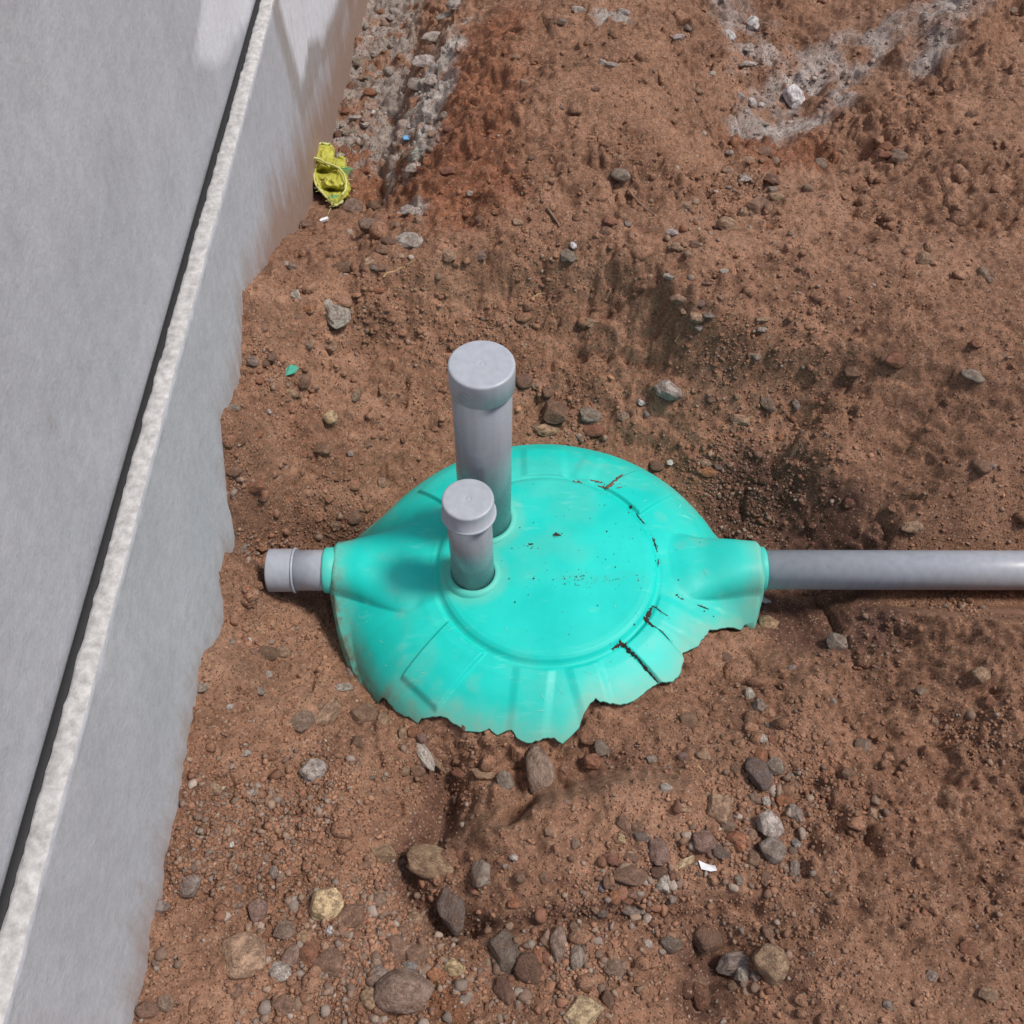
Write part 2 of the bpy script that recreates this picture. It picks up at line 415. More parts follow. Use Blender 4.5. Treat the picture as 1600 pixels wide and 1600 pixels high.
coarse = tps(*np.meshgrid(GX[::4], GY[::4]))
# cubic-free upsample of the smooth base: evaluate on every 4th line, then interpolate
def upsample(c):
    t = np.empty((c.shape[0], len(GX)))
    for i in range(c.shape[0]): t[i] = np.interp(GX, GX[::4], c[i])
    o = np.empty((len(GY), len(GX)))
    for j in range(len(GX)): o[:, j] = np.interp(GY, GY[::4], t[:, j])
    return o
Z = upsample(coarse)
inside = sstep(-1.1, -.62, X) * sstep(2.2, 1.65, X) * sstep(-.6, -.1, Y) * sstep(5.0, 4.3, Y)
Z = Z * inside + (.12 + .1 * fbm(X * .4, Y * .4, 3, 40)) * (1 - inside)
gyy, gxx = np.gradient(Z, GY, GX)
slope = np.clip(np.hypot(gxx, gyy), 0, 3)
Zbase = Z.copy()
YS = Y + .8 * Zbase
wx = X + .02 * fbm(X * 9, Y * 9, 3, 60); wy = YS + .02 * fbm(X * 9, Y * 9, 3, 61)
rough_m = .55 + .75 * sstep(-.1, .45, fbm(X * 3.1, Y * 3.1, 3, 20))
Z += (.018 + .016 * sstep(1.7, 2.0, Y)) * fbm(X * 5, Y * 5, 4, 1)
Z += rough_m * .017 * fbm(wx * 15, wy * 15, 4, 2)
rid = 1 - np.abs(fbm(wx * 22, wy * 22, 3, 70)); Z += (.012 * sstep(.25, .9, slope) + .004 * rough_m) * (rid - .75) * 1.3
f1, f2, idv = worley(wx * 26, wy * 26, 3)
clod = np.clip(1 - f1 * 1.5, 0, 1) ** .6 * (idv > .55)
Z += clod * .017 * rough_m * sstep(-.15, .3, fbm(X * 4, Y * 4, 2, 31))
f1b, f2b, idb = worley(wx * 70, wy * 70, 9)
Z += np.clip(1 - f1b * 1.6, 0, 1) ** .7 * (idb > .4) * .0062 * rough_m
Z += .0052 * fbm(X * 60, YS * 60, 3, 4) * (.6 + .6 * rough_m)
Z += .0024 * fbm(X * 140, YS * 140, 2, 5)
# vertical scouring on steep faces
Z += .011 * sstep(.35, 1.0, slope) * fbm(wx * 24, wy * 13, 3, 77)
mnd = sstep(1.86, 2.02, Y) * sstep(-.45, -.3, X) * (.30 + .85 * sstep(-.12, .35, fbm(X * 2.6 + 3, Y * 2.6, 3, 320)))
Z += mnd * .032 * fbm(wx * 9, wy * 11, 4, 301) + mnd * .017 * (1 - np.abs(fbm(wx * 17, wy * 17, 3, 302)) * 2.2)
cre = np.exp(-(fbm(wx * 7, wy * 7, 4, 303) / .05) ** 2) * sstep(.0, .35, fbm(X * 3.3, Y * 3.3, 2, 304))
Z -= (.007 + .012 * mnd + .008 * sstep(.3, .8, slope)) * cre
LIPW = [at_z(a, b, .13)[:2] for a, b in ((470,452),(530,446),(600,472),(655,440),(720,425),(800,420),(880,412),(955,420),(1010,455),(1080,505),(1160,520),(1250,530),(1400,565),(1560,605))]
lw = .022 * fbm(X * 14, Y * 14, 3, 210); dl = dist_poly(X + lw, Y + .9 * lw, LIPW)
ly = np.interp(X + lw, [p[0] for p in LIPW], [p[1] for p in LIPW]); side = np.where(Y + .9 * lw > ly, 1.0, -1.0)
sd = dl * side; lipm = sstep(-.42, -.30, X) * (1 - .75 * sstep(.55, .95, X))
Z += lipm * (.062 * np.tanh(sd / .038) * np.exp(-np.abs(sd) / .11)) * (.75 + .5 * fbm(X * 6, Y * 2, 2, 211))
ledge = sstep(-.035, .035, sd + .075 + .03 * fbm(X * 8, Y * 8, 3, 212)); Z += lipm * .018 * (ledge - .5) * np.exp(-np.abs(sd + .075) / .08)
def wpoly(pts, z=0.0): return [at_z(a, b, z)[:2] for a, b in pts]
def carve(pts, z, width, depth, wob=.006):
    global Z
    d = dist_poly(X + wob * vnoise(X * 40, Y * 40, 8), Y + wob * vnoise(X * 40, Y * 40, 9), wpoly(pts, z))
    Z = Z - depth * np.exp(-(d / width) ** 2)
carve([(725,1440),(830,1437),(930,1428),(1010,1420),(1130,1412),(1180,1425)], -.02, .011, .020)
carve([(700,1210),(690,1290),(640,1340),(632,1400),(690,1450),(740,1445)], -.09, .024, .045)
carve([(785,1295),(805,1270),(830,1245)], -.06, .013, .05)
carve([(590,1175),(610,1230),(625,1260)], -.09, .010, .014)
carve([(700,1190),(690,1250),(720,1230)], -.12, .030, .02)
carve([(600,345),(598,280),(608,210),(625,130),(648,30)], -.15, .028, .04, .012)
carve([(1090,470),(1150,480),(1250,500)], .11, .010, .010)
carve([(1130,348),(1180,352),(1260,352)], .13, .012, -.014)
carve([(1180,420),(1215,432),(1250,448)], .12, .006, .010)
carve([(920,455),(905,480),(910,510)], .06, .018, .014)
carve([(1030,500),(1010,530),(1020,560)], .03, .020, .014)
carve([(760,440),(740,470)], .06, .020, .016)
carve([(690,430),(660,450),(655,480)], .1, .02, -.025)
carve([(960,1020),(1040,1090)], -.06, .02, .004)
carve([(500,640),(480,690),(510,705)], .0, .02, -.02)
carve([(380,735),(420,720)], .05, .03, -.025)
carve([(1100,1500),(1130,1480),(1090,1560)], -.05, .030, .020, .012)
carve([(850,1275),(900,1250),(990,1245),(1060,1255)], -.04, .030, -.022)
carve([(760,1330),(800,1310)], -.05, .03, -.02)
carve([(880,1215),(960,1205),(1030,1205)], -.08, .018, .012)
carve([(870,440),(830,436),(790,444)], .1, .012, .016)
# lime-grey crust beside the wall trench: layered broken edge
cr = dist_poly(X, Y, wpoly([(625,335),(640,280),(648,225),(668,150),(690,80),(715,5)], 0))
crust = np.exp(-(cr / .055) ** 2) * (Y > 1.9)
Z += crust * (.036 * np.round(2.5 * fbm(wx * 14, wy * 9, 3, 88)) / 2.5 + .012)
# rubble in the trench
rub = sstep(-.30, -.38, X) * sstep(2.5, 2.75, Y)
f1c, _, idc = worley(wx * 34, wy * 34, 19)
Z += rub * np.clip(1 - f1c * 1.5, 0, 1) ** .7 * (idc > .35) * .016
# keep the earth below the shell and its sockets, and clear of the pipes
U, V = X - TX, Y - TY
TH = np.degrees(np.arctan2(V, U)) % 360
RE, RM = r_end(TH.ravel()); RE = RE.reshape(TH.shape); RM = RM.reshape(TH.shape)
rr = np.hypot(U, V)
tz_edge = tank_z(np.cos(np.radians(TH)) * np.minimum(rr, RE - .002), np.sin(np.radians(TH)) * np.minimum(rr, RE - .002))
lim = np.where(rr < RE - .012, np.minimum(tz_edge - .03, -.06), tz_edge - .009 + np.clip(rr - RE, 0, 1) * 1.2)
use = np.where(RM > .3, rr < RE + .06, rr < RE - .012)
Z = np.where(use, np.minimum(Z, lim), Z)
# ragged zone: lift soil so that it touches the hem here and there
touch = (RM > .5) & (rr > RE - .012) & (rr < RE + .02)
Z = np.where(touch, np.maximum(Z, tz_edge - .026 + .012 * vnoise(X * 60, Y * 60, 14)), Z)
limL = AX_Z - .052 + np.clip(np.abs(Y - 1.1475) - .055, 0, 9) * 1.3 + np.clip(-.49 - X, 0, 9) * 1.6
Z = np.where(X < TX - .4, np.minimum(Z, limL), Z)
limR = AX_Z - .055 + np.clip(np.abs(Y - 1.150) - .055, 0, 9) * 1.3 + np.clip(X - 1.15, 0, 9) * .5
Z = np.where(X > TX + .4, np.minimum(Z, limR), Z)

soft = (1 - sstep(.0, .045, rr - RE)) * (RM < .3) * (rr > RE - .012)
Z = Z * (1 - .85 * soft) + np.minimum(Zbase, Z + .004) * .85 * soft
def hz(x, y):
    x = np.asarray(x, float); y = np.asarray(y, float)
    i = np.clip(np.searchsorted(GX, x) - 1, 0, len(GX) - 2); j = np.clip(np.searchsorted(GY, y) - 1, 0, len(GY) - 2)
    a = np.clip((x - GX[i]) / (GX[i+1] - GX[i]), 0, 1); b = np.clip((y - GY[j]) / (GY[j+1] - GY[j]), 0, 1)
    return (Z[j, i] * (1-a) + Z[j, i+1] * a) * (1-b) + (Z[j+1, i] * (1-a) + Z[j+1, i+1] * a) * b
_dd = np.linspace(1.0, 5.0, 2600)
def hit(px, py):
    a, b, c = ray(px, py)
    s = (H - c * _dd) - hz(a * _dd, b * _dd)
    i = int(np.argmax(s < 0)) if (s < 0).any() else len(_dd) - 1
    return a * _dd[i], b * _dd[i], H - c * _dd[i], _dd[i]

# ground colours: dry brown, redder earth, damp earth, grey cement crust and lime
def blob(pts, z, rad, jitter=.05):
    d = dist_poly(X + jitter * fbm(X * 7, Y * 7, 3, 33), Y + jitter * fbm(X * 7, Y * 7, 3, 34), wpoly(pts, z))
    return 1 - sstep(rad * .45, rad * 1.1, d)
n_a = fbm(X * 2.2, Y * 2.2, 4, 50)[..., None]; n_b = fbm(X * 12, YS * 12, 4, 51)[..., None]; n_c = fbm(X * 45, YS * 45, 3, 52)[..., None]
C = np.array([.236, .122, .075]) * (1 + .16 * n_a + .22 * n_b + .16 * n_c)
C = C + np.array([.050, .034, .024]) * sstep(.05, .5, n_b)                       # dry sandy patches
def lay(mask, col, amt):
    global C
    m = (mask * amt)[..., None]; C = C * (1 - m) + np.array(col) * (1 + .25 * n_b + .2 * n_c) * m
red = np.maximum.reduce([blob([(760,40),(740,140),(690,250),(720,330)], .1, .20), blob([(1190,250),(1240,240)], .05, .14), blob([(540,240),(560,300)], -.15, .12)])
smooth_m = 1 - sstep(-.12, .35, fbm(X * 2.6 + 3, Y * 2.6, 3, 320))
lay(smooth_m * (.55 + .45 * sstep(1.7, 2.0, Y)), (.300, .168, .108), .6)
lay(red, (.235, .092, .048), .8)
lay(blob([(900,60),(1050,170)], .2, .3), (.24, .125, .075), .5)
grey = np.maximum(blob([(700,60),(672,150),(650,235),(640,270)], -.04, .095, .06) * sstep(-.45, .10, fbm(X * 16, Y * 16, 3, 90)), .8 * blob([(632,345),(655,365)], .04, .035, .02))
lay(grey, (.44, .41, .385), .9)
lay(rub * sstep(-.45, .05, fbm(X * 18, Y * 18, 3, 91)), (.31, .275, .25), .9)
lime = np.maximum(blob([(1215,190),(1245,165),(1300,130),(1420,90)], .0, .17, .13), .8 * blob([(1130,10),(1180,60),(1165,100)], .0, .10, .13)) * sstep(-.4, .35, fbm(X * 13, Y * 13, 4, 92))
lay(lime, (.37, .335, .315), .85)
lay(blob([(950,20),(930,10)], .2, .08, .05) * sstep(-.1, .3, fbm(X * 16, Y * 16, 3, 93)), (.36, .34, .32), .8)
wet = np.maximum.reduce([blob([(1150,790),(1200,830),(1240,860),(1320,880)], -.16, .13, .05), blob([(1180,940),(1240,985),(1330,1000)], -.17, .10, .03), .75 * blob([(690,1200),(700,1260),(650,1330),(640,1390),(700,1440)], -.1, .040, .04),
      .55 * blob([(725,1440),(930,1430),(1130,1415)], -.02, .016, .015), .8 * blob([(1090,1470),(1120,1500),(1080,1560)], -.05, .055, .06), .5 * blob([(900,1190),(1000,1190)], -.09, .03, .03)])  # damp soil; the thin cut-line strip paints shade below the ledge
lay(wet, (.112, .055, .040), .85)
lay(blob([(690,1555),(700,1580)], -.03, .035, .03), (.20, .080, .035), .7)
C = np.clip(C, .012, .8)
me = mesh_np('ground', np.stack([X, Y, Z], -1).reshape(-1, 3), grid_faces(len(GY), len(GX)))
set_col(me, 'Col', C.reshape(-1, 3)); set_float(me, 'wet', wet)
ground = tag(link('ground', me, M_SOIL), 'excavated red-brown soil with a pit around the green tank', kind='structure')

# ------------------------------------------------------------------ walls on the left
def wall_face(xf, y0, y1, z0, z1, nx, nz, xb, bevel):
    """closed slab: front face grid at xf, back at xb, top rounded"""
    ys = np.linspace(y0, y1, nx); zs = np.linspace(z0, z1, nz)
    prof = [(xf, z) for z in zs[:-1]] + [(xf, z1 - bevel), (xf - bevel * .3, z1 - bevel * .3), (xf - bevel, z1), ((xf + xb) / 2, z1 + .001), (xb + bevel, z1), (xb + bevel * .3, z1 - bevel * .3), (xb, z1 - bevel), (xb, z0)]
    P = np.array(prof); V_ = np.zeros((len(P), nx, 3)); V_[..., 0] = P[:, :1]; V_[..., 2] = P[:, 1:]; V_[..., 1] = ys
    return V_, len(zs) - 1
def poly_in(y, z, pts):
    ins = np.zeros(y.shape, bool); n = len(pts); d = dist_poly(y, z, pts + [pts[0]])
    for i in range(n):
        (ay, az), (by, bz) = pts[i], pts[(i + 1) % n]
        c = ((az > z) != (bz > z)) & (y < (by - ay) * (z - az) / (bz - az + 1e-12) + ay); ins ^= c
    return np.where(ins, d, -d)
ZC = .467; XB0 = -.6260; M_BLACK = plain('gap_shade_black', (.012, .012, .014), .7, .2)  # black here paints the deep shade between the two walls
Vw, nf = wall_face(XW, -1.2, 8.0, -.75, ZC, 700, 110, XW - .035, .007)
fb = fbm(Vw[..., 1] * 9, Vw[..., 2] * 9, 4, 120)
Vw[..., 0] += .0022 * fbm(Vw[..., 1] * 3, Vw[..., 2] * 3, 3, 121)
topm = Vw[..., 2] > ZC - .010
Vw[..., 2] += np.where(topm, .0035 * fbm(Vw[..., 1] * 60, Vw[..., 0] * 90, 3, 122), 0)
Vw[..., 0] += np.where(topm, .0022 * fbm(Vw[..., 1] * 70, Vw[..., 2] * 60, 3, 123), 0)
wallroot = tag(empty('cement_wall', (XW - .017, 2.0, -.75)), 'grey cement-rendered low wall with white paint patch behind yellow sack', 'wall')
wp = [at_x(a, b, XW)[1:] for a, b in ((428,-60),(436,0),(450,60),(462,105),(470,142),(477,122),(482,78),(505,62),(520,28),(530,0),(545,-60))]
gp = [at_x(a, b, XW)[1:] for a, b in ((414,-60),(421,0),(436,60),(449,110),(464,172),(474,196),(488,150),(502,108),(524,74),(545,12),(572,-60))]
nf2 = nf + 2
Vf = Vw[:nf2]; me = mesh_np('wall_panel', Vf.reshape(-1, 3) - np.array(wallroot.location), grid_faces(nf2, 700))
y_, z_ = Vf[..., 1], Vf[..., 2]; fbf = fb[:nf2]
set_float(me, 'white', np.clip(.5 + poly_in(y_ + .02 * fbf, z_ + .02 * fbf, wp) / .06, 0, 1) * (y_ < 9))
set_float(me, 'grime', np.clip(.5 + poly_in(y_ + .03 * fbf, z_ + .02 * fbf, gp) / .05, 0, 1))
gz = hz(np.full(y_.shape, XW + .01), y_)
mud = np.clip(1 - (z_ - gz) / (.16 + .22 * sstep(1.7, 2.5, y_)), 0, 1) * (.6 + .75 * sstep(1.6, 2.3, y_)) + .15 * fbf
set_float(me, 'mud', mud)
link('wall_panel', me, M_WALL, wallroot)
Vt = Vw[nf2 - 1:]; me = mesh_np('wall_top', Vt.reshape(-1, 3) - np.array(wallroot.location), grid_faces(len(Vt), 700))
link('wall_top', me, M_COPING, wallroot)

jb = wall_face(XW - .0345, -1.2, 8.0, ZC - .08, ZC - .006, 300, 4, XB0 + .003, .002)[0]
link('gap_shade_strip', mesh_np('gap_shade_strip', jb.reshape(-1, 3) - np.array(wallroot.location), grid_faces(len(jb), 300)), M_BLACK, wallroot)  # added black strip in place of the dark open gap
XB = XB0
Vb, nfb = wall_face(XB, -1.2, 8.0, -.75, 3.2, 400, 160, XB - .2, .02)
Vb[..., 0] += .003 * fbm(Vb[..., 1] * 2.5, Vb[..., 2] * 2.5, 3, 131)
me = mesh_np('building_wall', Vb.reshape(-1, 3), grid_faces(len(Vb), 400))
y_, z_ = Vb[..., 1], Vb[..., 2]; fbf = fbm(y_ * 6, z_ * 6, 4, 130)
bp = [at_x(a, b, XB)[1:] for a, b in ((300,105),(352,102),(372,62),(398,28),(412,-10),(430,-80),(330,-80))]
set_float(me, 'white', np.clip(.5 + poly_in(y_ + .015 * fbf, z_ + .015 * fbf, bp) / .05, 0, 1))
set_float(me, 'grime', np.clip(.05 + .5 * fbf, 0, 1)); set_float(me, 'mud', np.zeros(y_.shape))
tag(link('building_wall', me, M_WALL), 'tall smooth grey rendered wall rising behind the low cement wall', 'wall')

# ------------------------------------------------------------------ tank
tank = tag(empty('septic_tank', (TX, TY, -.36)), 'round turquoise plastic tank top with flat lid, half buried in soil', 'tank')
NT = 1260
th = np.linspace(0, 360, NT, endpoint=False)
RE1, RM1 = r_end(th)
# radial stations: dense at the lid edge
st = np.concatenate([np.linspace(0.002, .19, 40), np.linspace(.194, .246, 36), np.linspace(.25, .40, 60)])
cs, sn = np.cos(np.radians(th)), np.sin(np.radians(th))
rows = []
for r in st: rows.append(np.minimum(np.full(NT, r), RE1 - .03 + .025 * (r / .40)))
for f in np.linspace(0, 1, 22)[1:]: rows.append(rows[len(st) - 1] * (1 - f) + RE1 * f)
RRw = np.array(rows)
UU, VV = RRw * cs, RRw * sn
ZZ = tank_z(UU, VV)
TV = np.stack([UU, VV, ZZ], -1)
# hem: full skirt down into the soil at the back and sides; a thin torn edge folded under at the front
ze = ZZ[-1]; ext = []
for k, f in enumerate((.0, .12, .3, .6, 1.0)):
    zz = np.where(RM1 > .5, ze - .0045 * min(1, f * 8), ze * (1 - f) + (-.36) * f)
    bul = .006 * math.sin(math.pi * f) + .004 * (f > 0)
    r_ = np.where(RM1 > .5, RE1 + .0006 - .05 * max(0, f - .12), RE1 + bul)
    zz = np.where(RM1 > .5, np.where(f > .12, tank_z(r_ * cs, r_ * sn) - .006, zz), zz)
    if k == 0: continue
    ext.append(np.stack([r_ * cs, r_ * sn, zz], -1))
TV = np.concatenate([TV, np.array(ext)])
off = np.array([0, 0, .36])
nrow = TV.shape[0]; nl = 60                       # lid rows end just outside the lid bead
def tank_attrs(me, A):
    r = np.hypot(A[..., 0], A[..., 1]); a = np.degrees(np.arctan2(A[..., 1], A[..., 0])) % 360
    nz = fbm(A[..., 0] * 9, A[..., 1] * 9, 4, 140)
    rimd = np.clip(1 - (np.abs(r_end(a.ravel())[0].reshape(a.shape) - r)) / .055, 0, 1)
    dust = .0 + .82 * rimd ** 1.5 + .20 * sstep(.0, .6, nz) + .25 * sstep(.15, .6, fbm(A[..., 0] * 26, A[..., 1] * 26, 4, 141)) * sstep(.2, .3, r) + .22 * sstep(.24, .34, r) * np.maximum(sstep(230, 320, a), sstep(60, 20, a)) * (.6 + .8 * nz)
    for (cx, cy, rad) in ((-.1288, .104, .095), (-.1486, -.031, .08)):
        dd = np.hypot(A[..., 0] - cx, A[..., 1] - cy); dust = dust + .42 * (1 - sstep(rad * .75, rad * 1.05, dd + .02 * nz)) * (r < .22)
    stain = np.exp(-((A[..., 1] + .042 + .012 * nz) / .014) ** 2) * sstep(-.02, .03, A[..., 0]) * (r < .21)
    set_float(me, 'dust', np.clip(dust + .25 * stain * sstep(-.2, .2, nz), 0, .85))
    low = sstep(-.10, -.24, A[..., 2]); left = sstep(150, 180, a) * sstep(245, 200, a)
    set_float(me, 'mud', np.clip(low * 1.0 + .8 * rimd ** 3 * left + .1 * stain, 0, 1))
lidV = TV[:nl]; bodyV = TV[nl - 1:]
lidA = np.concatenate([lidV.reshape(-1, 3)])
cidx = len(lidA)
me = bpy.data.meshes.new('lid')
fq = grid_faces(nl, NT, True)
lv = np.concatenate([lidA, [[0, 0, float(tank_z(np.array(0.), np.array(0.)))]]])
tri = [(int(j), int((j + 1) % NT), cidx) for j in range(NT)]
me.from_pydata([tuple(p) for p in (lv + off)], [], [tuple(map(int, f)) for f in fq] + [(b, a, c) for a, b, c in tri])
me.update(); tank_attrs(me, lv)
lid = link('lid', me, M_TANK, tank)
me = mesh_np('shell', bodyV.reshape(-1, 3) + off, grid_faces(len(bodyV), NT, True)); tank_attrs(me, bodyV)
shell = link('shell', me, M_TANK, tank)

def lathe(name, prof, mat, parent=None, n=96, loc=(0, 0, 0), axis=(0, 0, 1), close=True):
    """prof: list of (radius, height) along axis"""
    a = np.linspace(0, 2 * math.pi, n, endpoint=False); P = np.array(prof)
    V_ = np.stack([P[:, :1] * np.cos(a), P[:, :1] * np.sin(a), np.repeat(P[:, 1:], n, 1)], -1)
    V_ = V_.reshape(-1, 3); q = np.array(Vector((0, 0, 1)).rotation_difference(Vector(axis)).to_matrix())
    V_ = V_ @ q.T + np.array(loc)
    fs = [tuple(map(int, f)) for f in grid_faces(len(P), n, True)]
    if close:
        fs.append(tuple(range(n - 1, -1, -1))); fs.append(tuple(range((len(P) - 1) * n, len(P) * n)))
    me = bpy.data.meshes.new(name); me.from_pydata([tuple(p) for p in V_], [], fs); me.update()
    bm = bmesh.new(); bm.from_mesh(me); bmesh.ops.recalc_face_normals(bm, faces=bm.faces); bm.to_mesh(me); bm.free()
    o = link(name, me, mat, parent)
    return o
def sharp(o, ang=35):
    for p in o.data.polygons:
        if len(p.vertices) > 4: p.use_smooth = False
    return o
def tube(name, pts, rad, mat, parent=None, n=8, taper=None):
    pts = [Vector(p) for p in pts]; V_ = []; 
    up = Vector((0, 0, 1))
    for i, p in enumerate(pts):
        t = (pts[min(i + 1, len(pts) - 1)] - pts[max(i - 1, 0)]).normalized()
        s = t.cross(up) if abs(t.z) < .95 else t.cross(Vector((1, 0, 0))); s.normalize(); w = s.cross(t)
        r_ = rad * (taper[i] if taper else 1)
        V_ += [p + s * (r_ * math.cos(2 * math.pi * k / n)) + w * (r_ * math.sin(2 * math.pi * k / n)) for k in range(n)]
    fs = [tuple(map(int, f)) for f in grid_faces(len(pts), n, True)] + [tuple(range(n)), tuple(range((len(pts)-1)*n, len(pts)*n))[::-1]]
    me = bpy.data.meshes.new(name); me.from_pydata([tuple(v) for v in V_], [], fs); me.update()
    return link(name, me, mat, parent)

for sgn in (-1, 1):     # socket collars
    ln = .013 if sgn < 0 else .004
    c = lathe('socket_collar', [(.040, -.02), (.0478, -.02), (.0478, ln * .6), (.0470, ln * .9), (.0450, ln), (.0415, ln)], M_TANK, tank, 80,
              (sgn * (SOCK_END - .0015 + .004), .0085 if sgn < 0 else .010, AX_Z + .36), (sgn, 0, 0), close=False)
    n_ = len(c.data.vertices); set_float(c.data, 'dust', np.full(n_, .35)); set_float(c.data, 'mud', np.full(n_, .05))
TALL = (-.0565 - TX, 1.244 - TY); SHORT = (-.0775 - TX, 1.109 - TY)
for (cx, cy), rr_ in ((TALL, .054), (SHORT, .0425)):      # raised rings where the risers enter the lid
    zt = .36 + .004
    c = lathe('riser_ring', [(rr_ + .016, -.006), (rr_ + .0125, .0035), (rr_ + .0085, .0075), (rr_ + .0036, .0085), (rr_ + .0012, .0080), (rr_ + .0003, .0070), (rr_ + .0003, -.02)], M_TANK, tank, 96, (cx, cy, zt), close=False)
    n_ = len(c.data.vertices); set_float(c.data, 'dust', np.full(n_, .5)); set_float(c.data, 'mud', np.full(n_, .03))

# earth along the lid seam and pads; slit shade painted as dark ribbons
STREAK = []
def ribbon(name, pts, widths, mat, lift=.0011, sub=10):
    P = []
    for px, py in pts:
        u, v, z = ray_tank(px, py); P.append((u, v))
    P = np.array(P); t = np.linspace(0, len(P) - 1, sub * (len(P) - 1) + 1)
    x = np.interp(t, range(len(P)), P[:, 0]); y = np.interp(t, range(len(P)), P[:, 1]); w = np.interp(t, range(len(P)), widths) * .0013
    w = w * (1 + .45 * rng.standard_normal(len(t)).clip(-1.5, 1.5)); w = np.clip(w, .0002, 1)
    dx, dy = np.gradient(x), np.gradient(y); L = np.hypot(dx, dy) + 1e-9; nx, ny = -dy / L, dx / L
    V_ = []
    for s, hgt in ((-.5, 0), (-.2, lift), (.25, lift * 1.2), (.5, 0)):
        xx, yy_ = x + nx * w * s, y + ny * w * s
        V_.append(np.stack([xx, yy_, tank_z(xx, yy_) + .0007 + hgt + .36], -1))
    V_ = np.array(V_).transpose(1, 0, 2)
    STREAK.append(np.stack([x, y], -1))
    me = mesh_np(name, V_.reshape(-1, 3), grid_faces(len(t), 4)); return link(name, me, mat, tank)
def zp(x, y): return 860 + x * .1375, 720 + y * .1375
def zq(x, y): return 880 + x * .1875, 900 + y * .1875
for pts, w, m in (
    ([zp(540,285), zp(600,305), zp(640,318)], [1, 3, 5], M_EARTH),
    ([zp(640,315), zp(700,255), zp(770,200), zp(825,155)], [6, 8, 6, 1], M_EARTH),
    ([zp(260,240), zp(310,245), zp(365,250)], [2, 6, 1], M_EARTH),
    ([zp(450,220), zp(520,235), zp(590,250)], [2, 3, 4], M_EARTH), ([zp(755,312), zp(815,300)], [2, 1], M_EARTH),
    ([zp(890,520), zp(912,532), zp(930,540)], [1, 4, 1], M_SLIT_SHADE), ([zp(975,600), zp(1000,640), zp(1065,715)], [1, 2, 2], M_SLIT_SHADE),
    ([zp(1160,875), zp(1190,950), zp(1215,1040)], [1, 3, 1.5], M_SLIT_SHADE), ([zp(1226,1120), zp(1226,1160), zp(1222,1200)], [1, 2.5, 1], M_SLIT_SHADE),
    ([zp(30,845), zp(70,838), zp(120,852)], [3, 7, 3], M_SLIT_SHADE),
    ([zq(745,250), zq(715,315), zq(685,372)], [2, 6, 6], M_SLIT_SHADE), ([zq(685,368), zq(740,415), zq(820,462), zq(890,540)], [6, 3, 2.5, .6], M_SLIT_SHADE),
    ([zq(750,250), zq(800,290), zq(870,335)], [1, .8, .5], M_SLIT_SHADE),
    ([zq(400,612), zq(445,590), zq(490,562)], [.8, 4, 7], M_SLIT_SHADE), ([zq(490,565), zq(545,630), zq(620,685), zq(680,770), zq(790,890)], [7, 4, 2, 3, .8], M_SLIT_SHADE),
    ([zq(1120,243), zq(1160,258), zq(1215,280)], [1, 3, .8], M_SLIT_SHADE), ([zq(940,160), zq(955,162)], [2.5, 2], M_SLIT_SHADE), ([zq(985,190), zq(1005,196)], [2, 2], M_SLIT_SHADE),
    ([(826,851), (833,850)], [2, 2.5], M_SLIT_SHADE)):
    ribbon('dirt_slit_streak', pts, w, m)

M_SCUFF = plain('scuffed_plastic', (.20, .62, .52), .7, .15)
rs_ = random.Random(3)
for a, b in ((648,1048),(655,1052),(664,1058),(642,1060),(700,1085),(845,1082),(860,1090),(872,1075),(852,1102),(838,1110),(930,1070),(950,1060),(915,1050),(1010,1075),(1090,905),(1085,925),(1100,890),(1005,785),(1030,770),(1020,750),(1060,795),(700,985),(590,1000),(575,1020),(600,1040),(560,960),(880,905),(960,950),(790,980),(815,1060),(690,745),(930,720)):
    L, an = rs_.uniform(5, 16), rs_.choice((-.5, .3, 1.1, -1.2, .1)) + rs_.uniform(-.25, .25)
    ribbon('scuff_mark', [(a, b), (a + L * .5 * math.cos(an), b + L * .5 * math.sin(an) + rs_.uniform(-1, 1)), (a + L * math.cos(an), b + L * math.sin(an))], [.3, rs_.uniform(.5, 1.1), .2], M_SCUFF, .0001, 5); STREAK.pop()
# ------------------------------------------------------------------ pipes
def riser(name, label, base, top, r, cap_r, cap_h, flange, zbase=-.03):
    b = Vector((TX + base[0], TY + base[1], zbase)); t = Vector(top); ax = (t - b); L = ax.length; ax.normalize()
    root = tag(empty(name, b), label, 'pipe'); q = ax
    lathe('pipe_body', [(r - .003, 0), (r, 0), (r, L - cap_h * .4), (r - .003, L - cap_h * .4)], M_PVC_SHADED, root, 96, axis=q, close=False)
    prof = []
    if flange:
        prof = [(r + .0004, L - cap_h - .0005), (cap_r + .0022, L - cap_h - .0005), (cap_r + .0035, L - cap_h + .001), (cap_r + .0035, L - cap_h + .003), (cap_r + .0022, L - cap_h + .0045), (cap_r - .0010, L - cap_h + .0052)]
    else:
        prof = [(r + .0004, L - cap_h), (cap_r - .001, L - cap_h), (cap_r, L - cap_h + .0012)]
    prof += [(cap_r, L - .005), (cap_r - .0006, L - .0024), (cap_r - .002, L - .0007), (cap_r - .0042, L - .0001), (cap_r - .0055, L), (cap_r - .009, L), (cap_r * .6, L), (cap_r * .3, L), (.0090, L), (.0068, L - .0001), (.0058, L - .0006), (.0040, L - .0006), (.0028, L - .0001), (.0012, L), (.0003, L)]
    cap = lathe('cap', prof, M_CAP, root, 128, axis=q, close=False)
    return root, ax, L, cap
tall, tax, tL, tcap = riser('riser_pipe', 'tall grey plastic pipe with wide flat cap standing on turquoise tank lid', TALL, (-.0525, 1.244, .466), .0540, .0588, .055, False)
